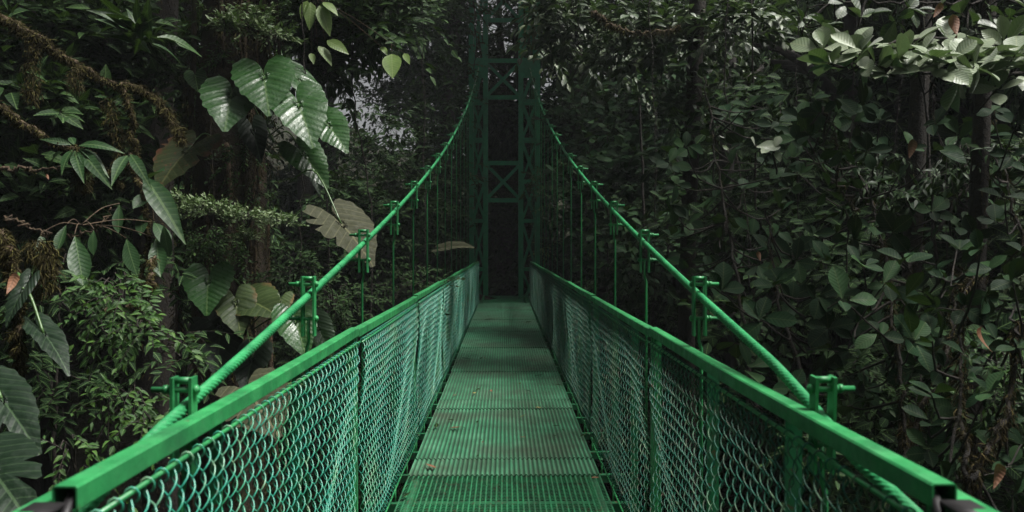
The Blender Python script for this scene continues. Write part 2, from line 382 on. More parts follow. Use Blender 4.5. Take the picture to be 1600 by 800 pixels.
for s in (-1, 1):
    for k in range(len(RJ)):
        y0 = RJ[k]; y1 = RJ[k + 1] if k < len(RJ) - 1 else 22.0
        if k == 0: dx, dz, yb, ye = .036, -.019, y0 - 1.2, y1 - .02
        else: dx, dz, yb, ye = random.uniform(-.002, .002), (.006 if k % 2 else -.002) * 1, y0 + .004, y1 - .004
        if k == 0: yb, ye = -3.4, RJ[1] + .07
        o = rail_tube(yb, ye, s, dx, dz).build('handrail', PAINT, bridge, smooth=False)
        if k > 0:
            r_ = MB(); pts = [(s * (XIN - .006), yy, rail_z(yy) - TH - .024 + dz) for yy in np.linspace(y0 + .03, y1 - .03, 8)]
            tube(r_, pts, .0052, 8); r_.build('tie_rod', PAINT, bridge)
        r_ = MB(); zb = -.018; pts = [(s * (XIN - .006), yy, zb + .004 * math.sin(yy * 5)) for yy in np.linspace(max(y0, -2) + .03, y1 - .03, 14)]
        tube(r_, pts, .0055, 6); r_.build('bottom_rod', PAINT, bridge)
# connector sleeves at the near joint
for s in (-1, 1):
    m_ = MB(); zt = rail_z(1.31)
    beam(m_, (s * .70, 1.225, zt - .022), (s * .70, 1.315, zt - .022), .05, .006, (0, 0, 1))
    beam(m_, (s * .672, 1.25, zt - .1), (s * .672, 1.33, zt - .012), .018, .012, (1, 0, 0)); m_.build('joint_sleeve', RUBBER, bridge)
# chain link: one mesh shared by every bay
PW, PH = .0325, .088
def wire_panel(length, seed):
    r = np.random.default_rng(seed); m_ = MB(); nw = int((length - .03) / PW); pts_per = 10; turns = 11.15
    N = int(turns * pts_per); tt = np.arange(N + 1) / pts_per
    for k in range(nw):
        y = .02 + k * PW; hp = .5 * (k % 2); t_ = tt[:N + 1 - (5 if k % 2 else 0)]; u = 2 * np.pi * (t_ + hp)
        a = np.arccos(np.clip(np.cos(u), -1, 1)) / np.pi * 2 - 1
        yy = y + (-.55 * a + .45 * np.cos(u)) * PW * .54
        env = np.sin(t_ / turns * np.pi)
        # bulges and dents of a used fence, the same for neighbouring wires
        bul = .02 * np.sin(y * 2.7 + seed * 2 + t_ * .45) * env + .009 * np.sin(y * 7.3 + t_ * .9 + seed) * env
        dep = .0098 * np.sin(u) + bul
        zz = -t_ * PH - hp * .0 + .005 * np.sin(y * 5.1 + seed) * t_ / turns + .0022 * r.normal() + (.006 if r.random() < .06 else 0)
        yy = yy + .006 * np.sin(t_ * .8 + y * 4 + seed) * env + .0008 * r.normal(size=len(t_))
        zz = zz - (0 if not k % 2 else .0)
        P = np.stack([dep, yy, zz], -1); tube(m_, P, .0019, 5, False)
        if k % 2 == 0:
            h = np.linspace(-1.2, 3.8, 8)
            H = np.stack([.012 * np.cos(h), y + PW * .54 + np.linspace(.010, -.004, 8), .005 + .0145 * np.sin(h)], -1); tube(m_, H, .0021, 5, False)
        e = P[-1]; E = np.array([e, e + [.006, .006, -.008], e + [-.004, -.004, -.015], e + [.004, .008, -.022]]); tube(m_, E, .0025, 5, False)
    return m_
wires = [wire_panel(2.53, sd_) for sd_ in (1, 4)]
wire_me = [x.mesh('wire_mesh', WIRE) for x in wires]; wire_me2 = [x.mesh('wire_mesh', WIRE_SHADED_WORN) for x in wires]
for s in (-1, 1):
    for k in range(1, len(RJ)):
        y0 = RJ[k] + .02
        ZT = rail_z(y0) - TH - .024
        sc = (2.53 if k < len(RJ) - 1 else 2.53) / 2.53
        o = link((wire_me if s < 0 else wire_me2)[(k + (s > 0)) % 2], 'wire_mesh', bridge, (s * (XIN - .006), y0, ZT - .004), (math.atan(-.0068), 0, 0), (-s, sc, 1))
# uprights of the side frames
def upright(y, s, w=.04, x=XIN + .018, kind=0):
    m_ = MB(); z1 = rail_z(y) - TH - .001
    if kind == 0:
        box(m_, min(s * x, s * (x + .032)), max(s * x, s * (x + .032)), y, y + .004, -.15, z1)
        box(m_, min(s * x, s * (x + .004)), max(s * x, s * (x + .004)), y + .004, y + w, -.15, z1)
    else:
        xx = (s * x, s * (x + (.03 if s < 0 else .042))); box(m_, min(xx), max(xx), y, y + .006, -.15, z1 - .004)
    return m_
for s in (-1, 1):
    for k in range(1, len(RJ)):
        upright(RJ[k] + .012, s).build('upright', PAINT, bridge, False)
        upright(RJ[k] - .05, s).build('upright', PAINT, bridge, False)
        upright(RJ[k] + .80, s, kind=1, x=.70).build('upright', PAINT_OLD, bridge, False)
        upright(RJ[k] + 1.62, s, kind=1, x=.70).build('upright', PAINT_OLD, bridge, False)
# main cables: seven twisted strands
for s in (-1, 1):
    m_ = MB(); ys = np.r_[np.arange(-1, 9, .004), np.arange(9, 24.0, .008)]
    X = s * (.728 - .0005 * ys); Z = .85 + .12 * ys + .0045 * ys ** 2 - .045 * np.clip(((2.35 if s > 0 else 1.85) - ys) / .6, 0, 1) ** 1.5
    C = np.stack([X, ys, Z], -1); T = nrm(np.gradient(C, axis=0)); A = nrm(np.cross(T, [1., 0, 0])); B = np.cross(T, A)
    sid = 28; th = np.arange(sid) * 2 * np.pi / sid; arc = np.cumsum(np.r_[0, np.linalg.norm(np.diff(C, axis=0), axis=1)])
    tw = arc / .155 * 2 * np.pi * s
    rr = .0094 + .0052 * np.abs(np.cos((th[None, :] * 7 + tw[:, None] * 7) / 2)) ** .7
    V = C[:, None] + rr[..., None] * (np.cos(th)[None, :, None] * A[:, None] + np.sin(th)[None, :, None] * B[:, None])
    n = len(ys); i, j = np.meshgrid(np.arange(n - 1), np.arange(sid), indexing='ij'); j2 = (j + 1) % sid
    m_.add(V.reshape(-1, 3), np.stack([i * sid + j, i * sid + j2, (i + 1) * sid + j2, (i + 1) * sid + j], -1).reshape(-1, 4))
    m_.build('main_cable', PAINT_CABLE, bridge)
    # back stay beyond the tower
    m_ = MB(); tube(m_, [(s * .716, 23.99, cable_z(24)), (s * .72, 24.3, cable_z(24) + .02), (s * .8, 27, 5.0), (s * 1.2, 33, .6)], .015, 10); m_.build('back_stay', PAINT_CABLE, bridge)
# hangers: clamp of two plates with bolts, and the rod down to the joist
def hexbolt(mb, x0, x1, z, head=-1):
    tube(mb, [(x0, 0, z), (x1, 0, z)], .0065, 8)
    tube(mb, [(x1 - .022, 0, z), (x1 - .012, 0, z)], .012, 6)
def clamp_mesh(s):
    pl = MB()
    for dx in (-.021, .021):
        box(pl, dx - .0035, dx + .0035, -.019, .019, -.15, .072)
    a = pl
    bt = []
    for z in (.043, -.085):
        b_ = MB(); e0, e1 = (-.036, .072) if s > 0 else (-.072, .036)
        tube(b_, [(e0, 0, z), (e1, 0, z)], .0068, 8)
        for c_ in (-.033, .025): tube(b_, [(c_, 0, z), (c_ + .008, 0, z)], .0115, 6)
        oc = .036 if s > 0 else -.045; tube(b_, [(oc, 0, z), (oc + .009, 0, z)], .0105, 6); bt.append(b_)
    pin = MB(); tube(pin, [(-.018, 0, .064), (.018, 0, .064)], .008, 10)
    sad = MB(); tube(sad, [(-.018, -.02, -.018), (-.018, .02, -.018)], .006, 6); tube(sad, [(.018, -.02, -.018), (.018, .02, -.018)], .006, 6)
    return pl.mesh('clamp', PAINT, False), [x.mesh('bolt', PAINT) for x in bt], pin.mesh('pin', PAINT), 
for s in (-1, 1):
    pl, bt, pin = clamp_mesh(s)
    y = .70; k = 0
    while y < 23.2:
        zc = cable_z(y); x = s * (.728 - .0005 * y)
        tilt = random.uniform(-.02, .02)
        h = MB(); zb = -.13
        tube(h, [(0, 0, -.08), (0, 0, -.17), (s * .008, 0, -.2), (s * .012, 0, zb - zc)], .0062, 8)
        if zc - .085 - zb > 0: pass
        ho = h.build('hanger', PAINT, bridge, loc=(x, y, zc)); ho.rotation_euler = (0, 0, tilt)
        c_ = link(pl, 'clamp', ho, (0, 0, 0), (tilt * 2, 0, 0))
        for me in bt: link(me, 'bolt', ho)
        link(pin, 'pin', ho)
        y += 1.235; k += 1

# ------------------------------------------------------------------ tower
TY = 24.0
tower = thing('lattice_tower', 'dark green lattice steel tower standing at the far end of the footbridge', 'bridge tower', (0, TY, ground_h(0, TY)))
bz = float(ground_h(0, TY))
def tz(py): return CAMZ - (py - VY) / F * TY - bz
def tb(name, a, b, w=.12, h=.05, yo=0):
    m_ = MB(); angle_iron(m_, (a[0], yo, a[1]), (b[0], yo, b[1]), w, .012 if w < .1 else .016, (0, 1, 0)); m_.build(name, PAINT_TOWER, tower, False)
HT = 10.4
for yo in (0, .55):
    for x in (-.93, -.53, .47, .94):
        m_ = MB(); box(m_, x - .065, x + .065, yo - .008, yo, -.6, HT); box(m_, x + (.053 if x < 0 else -.065), x + (.065 if x < 0 else -.053), yo, yo + .12, -.6, HT)
        m_.build('post', PAINT_TOWER, tower, False)
lev = [-.2, .9, tz(345), tz(283), tz(218), tz(158), tz(95), 9.2 - .2, HT - .2]
for xa, xb in ((-.88, -.58), (.52, .89)):
    for k in range(len(lev) - 1):
        z0, z1 = lev[k], lev[k + 1]
        for yo in (.014, .54):
            tb('brace', (xa, z1), (xb, z1), .09, yo=yo)
            if abs(z1 - tz(95)) < .01: tb('brace', (xa, z0), (xb, z1), .075, yo=yo + .02)
            else:
                tb('brace', (xa, z0 + .06), (xb, z1 - .06), .06, yo=yo + .02)
                tb('brace', (xa, z1 - .06), (xb, z0 + .06), .06, yo=yo + .09)
for z0, z1 in ((tz(313), tz(255)), (tz(153), tz(96)), (tz(0) - .6, tz(0) + .5)):
    tb('cross_beam', (-.46, z0), (.4, z0), .12); tb('cross_beam', (-.46, z1), (.4, z1), .12)
    tb('brace', (-.46, z0 + .08), (.4, z1 - .08), .09, yo=.03); tb('brace', (-.46, z1 - .08), (.4, z0 + .08), .09, yo=.11)
for s, (xa, xb) in ((-1, (-1.0, -.46)), (1, (.4, 1.01))):
    m_ = MB(); box(m_, xa, xb, -.022, -.012, tz(123), tz(92)); m_.build('gusset_plate', PAINT_TOWER, tower, False)
m_ = MB(); box(m_, -.8, .8, -3.7, 1.2, .03, .09); m_.build('landing', PAINT_OLD, tower, False)

# ------------------------------------------------------------------ leaf templates
def profile(kind, v):
    if kind == 'obovate': return np.sin(np.pi * np.clip(v, 0, 1) ** 1.35) ** .75
    if kind == 'lance': return np.sin(np.pi * v ** .8) ** 1.15
    if kind == 'oval': return np.sin(np.pi * v) ** .8
    return np.sin(np.pi * v ** .75) ** .9     # ovate, pointed
def leaf_tpl(kind, length=1., width=.45, nseg=4, fold=.22, droop=.35, cup=0, petiole=.08):
    v = np.linspace(0, 1, nseg + 1); wv = profile(kind, v) * width / 2; wv[0] = max(wv[0], .012); wv[-1] = .004
    y = petiole + v * (1 - petiole); z = -droop * v ** 2 * .5
    V = np.zeros((nseg + 1, 3, 3)); UV = np.zeros((nseg + 1, 3, 2))
    for c, sx in enumerate((-1, 0, 1)):
        V[:, c, 0] = sx * wv; V[:, c, 1] = y; V[:, c, 2] = z + abs(sx) * wv * fold + cup * (v - .5) ** 2
        UV[:, c, 0] = sx * wv; UV[:, c, 1] = v
    idx = np.arange((nseg + 1) * 3).reshape(-1, 3)
    q = np.concatenate([np.stack([idx[:-1, c], idx[:-1, c + 1], idx[1:, c + 1], idx[1:, c]], -1) for c in (0, 1)])
    V = V.reshape(-1, 3) * length; return V, q, UV.reshape(-1, 2)
class Leaves:
    """collects leaf placements (position, tip direction, up, size) for one foliage mesh"""
    def __init__(s): s.p = []; s.d = []; s.u = []; s.s = []
    def add(s, p, d, u, size):
        p = np.atleast_2d(p); s.p.append(p); n = len(p)
        s.d.append(np.broadcast_to(d, (n, 3))); s.u.append(np.broadcast_to(u, (n, 3))); s.s.append(np.broadcast_to(size, (n,)))
    def into(s, mb, tpls, seed=0):
        r = np.random.default_rng(seed); P = np.concatenate(s.p); D = nrm(np.concatenate(s.d)); U = np.concatenate(s.u); Z = np.concatenate(s.s)
        Xa = nrm(np.cross(D, U)); Ua = np.cross(Xa, D); which = r.integers(0, len(tpls), len(P))
        for k, (tv, tq, tuv) in enumerate(tpls):
            a = which == k; n = a.sum()
            if not n: continue
            M = np.stack([Xa[a], D[a], Ua[a]], 1)      # rows = local axes
            sx = r.uniform(.82, 1.15, n)
            tvv = tv[None] * np.stack([sx, np.ones(n), np.ones(n)], -1)[:, None]
            V = P[a][:, None] + Z[a][:, None, None] * np.einsum('nvk,nkj->nvj', tvv, M)
            nv = len(tv); q = (tq[None] + (np.arange(n) * nv)[:, None, None]).reshape(-1, 4)
            mb.add(V.reshape(-1, 3), q, uv=np.tile(tuv, (n, 1)))
        return mb
T_OBOV = [leaf_tpl('obovate', 1, .56, 6, f, d, petiole=.05) for f, d in ((.25, .2), (.1, .5), (.4, .1))]
T_OVATE = [leaf_tpl('ovate', 1, .42, 3, f, d) for f, d in ((.25, .3), (.4, .7))]
T_LANCE = [leaf_tpl('lance', 1, .26, 5, f, d) for f, d in ((.3, .6), (.2, 1.0))]
T_TINY = [leaf_tpl('oval', 1, .5, 2, .2, .3)]
T_WHORL = [leaf_tpl('obovate', 1, .36, 4, f, d) for f, d in ((.25, .5), (.2, .9))]
T_BG = [leaf_tpl('ovate', 1, .44, 2, .2, .5)]

def rdir(n, up=0.0, r=rng):
    v = nrm(r.normal(size=(n, 3))); v[:, 2] += up; return nrm(v)
def sprays(L, centers, out, size, nleaf=9, length=.5, r=rng, jitter=.5, upb=.9, face=(0, 0, 0), twigs=None, twr=.003):
    """for each centre a drooping twig with alternate leaves"""
    for c, o in zip(centers, out):
        o = nrm(o + r.normal(size=3) * .35); ln = length * r.uniform(.6, 1.3); t = np.linspace(.15, 1, nleaf)
        P = c + np.outer(t * ln, o) + np.outer(-(t ** 2) * ln * .3, [0, 0, 1.])
        side = nrm(np.cross(o, [0, 0, 1.]) + r.normal(size=3) * .15); sg = np.where(np.arange(nleaf) % 2, 1, -1)[:, None]
        D = side * sg * .8 + o * .65 + r.normal(size=(nleaf, 3)) * .22 * jitter * 2; D[-1] = o; D[:, 2] -= .15
        U = np.array([0, 0, 1.]) * upb + np.array(face) + r.normal(size=(nleaf, 3)) * .35 * jitter * 2
        L.add(P, D, U, size * r.uniform(.65, 1.2, nleaf))
        if twigs is not None: tube(twigs, np.concatenate([[c], P[::3]]), np.linspace(twr, twr * .4, len(P[::3]) + 1), 4, False)
def whorls(L, centers, size, nleaf=5, r=rng, axis=(0, 0, 1), spread=1.0, face=(0, -.4, .6), tilt=.5):
    for c in centers:
        ax = nrm(np.array(axis) + r.normal(size=3) * tilt); e1 = nrm(np.cross(ax, r.normal(size=3))); e2 = np.cross(ax, e1)
        n = max(2, nleaf + r.integers(-1, 2)); a = np.arange(n) * 2.4 + r.uniform(0, 6)
        D = (np.outer(np.cos(a), e1) + np.outer(np.sin(a), e2)) * spread + ax * r.uniform(.1, .6) + r.normal(size=(n, 3)) * .12
        U = np.broadcast_to(ax, (n, 3)) + np.array(face) + r.normal(size=(n, 3)) * .25
        L.add(c + r.normal(size=(n, 3)) * size * .06, D, U, size * r.uniform(.6, 1.15, n))

# ------------------------------------------------------------------ background trees
def crown_mesh(seed, rx, rz, nclump, per, leaf, mat, spread_in=.75, tpl=T_BG, nleaf=10):
    r = np.random.default_rng(seed); L = Leaves()
    cc = nrm(r.normal(size=(nclump, 3))) * r.uniform(.25, 1, (nclump, 1)) ** .6 * np.array([rx, rx, rz]) * .8
    for c in cc:
        rad = r.uniform(.75, 1.3) * rx * .3
        d = rdir(per, .25, r); pts = c + d * rad * r.uniform(.55, 1, (per, 1)) * np.array([1, 1, .7])
        o = nrm(d + nrm(pts) * .4)
        sprays(L, pts, o, leaf, nleaf, leaf * 2.6, r)
    mb = L.into(MB(), tpl, seed)
    # inner layer of large shade leaves
    L2 = Leaves(); n = nclump * 26; ci = r.integers(0, nclump, n)
    p = cc[ci] * .9 + r.normal(size=(n, 3)) * rx * .1
    L2.add(p, rdir(n, -.3, r), rdir(n, 1.2, r), leaf * r.uniform(1.6, 2.4, n)); L2.into(mb, tpl, seed + 1)
    return mb.mesh('crown', mat)
BGC = [crown_mesh(21, 3.2, 4.6, 26, 38, .24, L_DARK), crown_mesh(22, 3.4, 4.2, 26, 38, .22, L_MID), crown_mesh(23, 3.0, 5.0, 28, 32, .30, L_DARK, tpl=T_WHORL)]
def trunk_pts(h, lean, r):
    t = np.linspace(0, 1, 10); return np.stack([lean[0] * t + .15 * np.sin(t * 5 + r.uniform(0, 6)), lean[1] * t + .15 * np.sin(t * 4 + r.uniform(0, 6)), t * h], -1)
TR = []
for k in range(3):
    r = np.random.default_rng(60 + k); m_ = MB(); P = trunk_pts(13, (.6, .3), r); tube(m_, P, np.linspace(.3, .1, 10), 10)
    for q_ in range(9):
        a = r.uniform(0, 6.28); b0 = P[5 + q_ % 4]; l_ = r.uniform(1.6, 2.8)
        B_ = np.array([b0 + np.array([math.cos(a) * l_ * u, math.sin(a) * l_ * u, l_ * (.6 * u - .3 * u * u)]) for u in np.linspace(0, 1, 5)]); tube(m_, B_, np.linspace(.09, .02, 5), 6)
    TR.append(m_.mesh('trunk', BARK_DK))
bgt = [  # x, y, crown centre z, scale, kind
 (-6.5, 13, 3.0, 1.0, 0), (-9.5, 10.5, 2.0, 1.1, 1), (-8.6, 16, 5.2, 1.1, 1), (-12.5, 14, 3.4, 1.25, 0), (-13, 20, 6.5, 1.3, 1), (-10, 24, 3.0, 1.25, 0),
 (-6.8, 27, .4, 1.0, 2), (-3.6, 31, .8, 1.05, 0), (-2.6, 26.8, 7.4, .72, 0), (1.3, 30.5, 6.3, 1.05, 2), (1.0, 29, 1.0, 1.0, 0), (4.6, 29, 4.0, 1.2, 1), (5.2, 24, 6.2, .85, 0),
 (4.6, 21, 1.2, .9, 0), (7.4, 17, 4.8, 1.0, 0), (7.0, 13, 1.6, .95, 2), (9.5, 12.5, 5.0, 1.1, 1), (10, 19, 3.0, 1.3, 0), (12.5, 15, 5.5, 1.35, 0), (13, 24, 6, 1.5, 1),
 (9.0, 26, 6.8, 1.3, 2), (-16, 26, 7, 1.5, 2), (-10.2, 33, 8.6, 1.15, 1), (0, 37, 6, 1.5, 0), (7, 36, 8, 1.6, 1), (15, 34, 9, 1.8, 0), (-14, 36, 5, 1.6, 1),
 (-5.2, 21.5, -1.2, .85, 1), (-4.4, 17.5, -3.6, .85, 2), (5.0, 17.0, -3.4, .9, 1), (6.2, 8.5, -1.6, .9, 0),
 (-9, 5, 5.5, 1.1, 0), (9, 5, 4.5, 1.1, 2), (-9, -3, 5, 1.3, 1), (9, -3, 5, 1.3, 0), (0, -13, 5, 1.5, 1), (-6.5, -10, 6, 1.2, 0), (7, -11, 6, 1.3, 2), (3.2, 33, 11.2, 1.0, 0), (-3.5, 36, 12.6, 1.0, 0)]
kinds = ['dark small leaved forest tree', 'mid green leafy forest tree', 'narrow leaved forest tree']
def bg_where(x, y):
    side = 'left' if x < 0 else 'right'
    if y < 6: return f'rising {side} of the bridge outside the camera view'
    if y > 25: return 'behind the lattice tower'
    return f'in the shade on the {side} flank of the gorge'
for k, (x, y, cz, sc, kd) in enumerate(bgt):
    gz = float(ground_h(x, y)); wh = bg_where(x, y)
    t_ = thing('forest_tree', f'{kinds[kd]} {wh}', 'tree', (x, y, gz), f'{kinds[kd]}s {wh}')
    rz = random.uniform(0, 6.28); H = cz - gz
    link(TR[kd], 'trunk', t_, (0, 0, -.2), (0, 0, rz), (sc, sc, max(.25, (H + 3 * sc) / 13)))
    link(BGC[kd], 'crown', t_, (0, 0, H), (0, 0, rz * 2), (sc, sc, sc * random.uniform(.9, 1.1)))


# sparse crowns through which the sky dapples
BGS = crown_mesh(31, 3.0, 3.4, 15, 24, .2, L_MID, nleaf=9)
for k, (x, y, cz, sc) in enumerate([(-2.4, 38, 5.0, 1.0), (-7.3, 36, 9.6, 1.0), (.3, 34.5, 11.5, .8)]):
    gz = float(ground_h(x, y)); t_ = thing('forest_tree', 'thin crowned forest tree with bright sky dappling through its leaves', 'tree', (x, y, gz), 'thin crowned trees with sky behind')
    H = cz - gz; link(TR[k % 3], 'trunk', t_, (0, 0, -.2), (0, 0, k), (sc, sc, (H + 2 * sc) / 13)); link(BGS, 'crown', t_, (0, 0, H), (0, 0, k * 1.3), (sc,) * 3)
# canopy trees added to block sun and sky, their crowns unseen above the view
for k, (x, y, cz, sc, kd) in enumerate([(5.0, 19.5, 12.2, 1.1, 0), (6.5, 25, 13.5, 1.25, 1), (-4.5, 20.5, 12.6, 1.1, 0), (-5.5, 26, 13.5, 1.2, 1), (5.6, 14.0, 11.8, .8, 2), (9.3, 8.2, 9.4, 1.0, 0), (9.8, 2.0, 9.8, 1.0, 1), (9.2, 13.0, 10, 1.0, 1), (-7.0, 3.5, 9.8, 1.1, 0), (-6.8, 10.0, 10.6, 1.1, 1), (-6.5, -3.5, 9.8, 1.2, 2), (9.2, -3.5, 10.2, 1.1, 0), (-1.6, 23.5, 14.0, 1.1, 2), (2.4, 28.5, 15.0, 1.3, 0), (-5.6, 15.5, 12.3, 1.0, 0)]):
    gz = float(ground_h(x, y)); t_ = thing('forest_tree', f'tall canopy tree {"arching out of view over the far end of the footbridge, added for shade" if abs(x) < 7 else "spreading out of view beside the near half of the footbridge, added for shade"}', 'tree', (x, y, gz), 'canopy trees added to shade the far end' if abs(x) < 7 else 'canopy trees added for shade beside the near half')
    H = cz - gz; lean = (-1.6 if x > 0 else 1.6) if abs(x) < 7 else 0
    link(TR[kd], 'trunk', t_, (0, 0, -.2), (0, 0, k), (sc * .8, sc * .8, (H + 2 * sc) / 13)); link(BGC[kd], 'crown', t_, (lean, 0, H), (0, 0, k * 1.3), (sc, sc, sc * .55))

# thin mist volume added to lift the blacks, fills the gorge
m, t, b = newmat('mist'); t.nodes.remove(b); vol = nd(t, 'ShaderNodeVolumePrincipled'); vol.inputs['Density'].default_value = .001; vol.inputs['Color'].default_value = (.8, .86, .9, 1)
vol.inputs['Anisotropy'].default_value = .2
t.links.new(vol.outputs[0], t.nodes['Material Output'].inputs['Volume'])
m_ = MB(); box(m_, -330, 330, -320, 345, -16, 30); o = m_.build('haze', m, None, False); o['kind'] = 'stuff'; o['label'] = 'thin mist added to the forest air to lift the dark tones'
#@@VEG@@
# ------------------------------------------------------------------ moss, vines, branches
def tufts(mb, P, rad, count, ln, droop=.8, wd=.0022, r=rng):
    """short hanging moss strands along a path"""
    P = np.asarray(P, float); n = len(P); u = r.uniform(0, n - 1.001, count); i = u.astype(int); f = (u - i)[:, None]
    c = P[i] * (1 - f) + P[i + 1] * f; rad = np.full(n, rad) if np.isscalar(rad) else np.asarray(rad); rr = (rad[i] * (1 - f[:, 0]) + rad[i + 1] * f[:, 0])
    clump = .35 + .65 * np.clip(wob(c, 9, 3) + .6, 0, 1)
    d = rdir(count, 0, r); c = c + d * (rr * r.uniform(.6, 1.1, count))[:, None]
    l = ln * r.uniform(.3, 1.3, count) * clump; e = c + nrm(d * (1 - droop) + np.array([0, 0, -droop]) + r.normal(size=(count, 3)) * .35) * l[:, None]
    s = nrm(np.cross(e - c, r.normal(size=(count, 3)))) * wd; m_ = (c + e) / 2 + d * (l * .2)[:, None]
    V = np.stack([c - s, c + s, m_ + s * .8, e, m_ - s * .8], 1).reshape(-1, 3); b_ = np.arange(count)[:, None] * 5
    mb.add(V, t=np.concatenate([b_ + [0, 1, 2], b_ + [0, 2, 4], b_ + [4, 2, 3]]))
def path(pts, n=24, jit=.02, seed=0):
    P = np.asarray(pts, float); t = np.linspace(0, len(P) - 1, n); i = np.clip(t.astype(int), 0, len(P) - 2); f = (t - i)[:, None]
    p0 = P[np.clip(i - 1, 0, None)]; p1 = P[i]; p2 = P[i + 1]; p3 = P[np.clip(i + 2, None, len(P) - 1)]
    C = .5 * (2 * p1 + (p2 - p0) * f + (2 * p0 - 5 * p1 + 4 * p2 - p3) * f ** 2 + (3 * p1 - p0 - 3 * p2 + p3) * f ** 3)
    return C + np.random.default_rng(seed).normal(size=C.shape) * jit
def pxpath(pts, n=24, jit=.015, seed=0): return path([at(*p) for p in pts], n, jit, seed)
def moss_branch(label, pts, r0, r1, moss, ln, hangs=(), group=None, mat=None, seed=0, droop=.7):
    P = pxpath(pts, 40, .012, seed); o = P[0]
    t_ = thing('mossy_branch', label, 'branch', o, group)
    m_ = MB(); tube(m_, P - o, np.linspace(r0, r1, len(P)), 7); m_.build('limb', TWIG, t_)
    m_ = MB(); tufts(m_, P - o, np.linspace(r0, r1, len(P)) * 1.2, moss, ln, droop)
    m_.build('moss', mat or MOSS, t_)
    for h in hangs:
        H = pxpath(h[0], 16, .012, seed + 5) - o; m_ = MB(); tube(m_, H, .004, 4); tufts(m_, H, h[1], h[2], h[3], .8); m_.build('hanging_moss', mat or MOSS, t_)
    return t_

# ------------------------------------------------------------------ the big mossy tree on the left
r = np.random.default_rng(5)
TX, TYY = -2.62, 8.4
gz = float(ground_h(TX, TYY))
tree = thing('mossy_tree', 'big dark mossy tree trunk wrapped in roots that carries the philodendrons', 'tree', (TX, TYY, gz))
def big_trunk(h, rad, seed, sides=28, n=60, lean=(.1, 0)):
    z = np.linspace(0, h, n); th = np.arange(sides) * 2 * np.pi / sides
    Z, T_ = np.meshgrid(z, th, indexing='ij')
    p = np.stack([np.cos(T_) * 1.2, np.sin(T_) * 1.2, Z * .5], -1)
    rr = rad * (1 + .16 * wob(p, 2.2, seed) + .10 * wob(p * [1, 1, .4], 6, seed + 1) + .05 * wob(p, 14, seed + 2)) * (1.0 - .25 * Z / h) * (1 + .6 * np.exp(-Z / 1.2))
    V = np.stack([rr * np.cos(T_) + lean[0] * np.sin(Z * .5) + lean[1] * Z, rr * np.sin(T_), Z], -1)
    i, j = np.meshgrid(np.arange(n - 1), np.arange(sides), indexing='ij'); j2 = (j + 1) % sides
    return V.reshape(-1, 3), np.stack([i * sides + j, i * sides + j2, (i + 1) * sides + j2, (i + 1) * sides + j], -1).reshape(-1, 4)
v, q = big_trunk(19, .40, 3); MB().add(v, q).build('trunk', BARK, tree)
mo = MB()
for k in range(26):
    a = r.uniform(-2.9, .2); z0 = r.uniform(5, 13); ln = r.uniform(2, 6); zz = np.linspace(z0 + ln, z0, 22)
    rad = .42 + .05 * np.sin(zz * 1.3 + k) ; aa = a + .25 * np.sin(zz * .9 + k) + .1 * np.sin(zz * 3 + k)
    P = np.stack([rad * np.cos(aa) + .1 * np.sin(zz * .5), rad * np.sin(aa), zz], -1)
    if k < 16:
        m_ = MB(); tube(m_, P, r.uniform(.008, .028), 6); m_.build('root', BARK if k % 2 else TWIG, tree)
    tufts(mo, P, .05, 900, .09, .85, .004, r)
mo.build('moss', MOSS, tree)
LV = Leaves(); m_ = MB()
for k in range(10):
    a = r.uniform(0, 6.28); z0 = r.uniform(12.5, 17); P = path([(0, 0, z0), (math.cos(a) * 1.3, math.sin(a) * 1.3, z0 + .9), (math.cos(a) * 2.8, math.sin(a) * 2.8, z0 + 1)], 10); tube(m_, P, np.linspace(.12, .03, 10), 7)
    c = P[4:][r.integers(0, 6, 40)] + r.normal(size=(40, 3)) * .5; sprays(LV, c, rdir(40, .1, r), .16, 9, .5, r)
m_.build('limb', BARK_DK, tree); LV.into(MB(), T_OVATE, 1).build('crown', L_MID, tree)
r = np.random.default_rng(8)
t2 = thing('mossy_tree', 'slimmer dark trunk standing behind and left of the big mossy trunk', 'tree', (-4.2, 10.5, float(ground_h(-4.2, 10.5))))
v, q = big_trunk(17, .24, 9); MB().add(v, q).build('trunk', BARK_DK, t2)
mo = MB(); tufts(mo, np.stack([np.zeros(20), np.full(20, -.05), np.linspace(3, 16, 20)], -1), .26, 6000, .08, .85, .004, r); mo.build('moss', MOSS_D, t2)
LV = Leaves(); sprays(LV, np.array([0, 0, 15.5]) + r.normal(size=(260, 3)) * [1.6, 1.6, 1.1], rdir(260, .1, r), .18, 9, .5, r); LV.into(MB(), T_OVATE, 1).build('crown', L_DARK, t2)

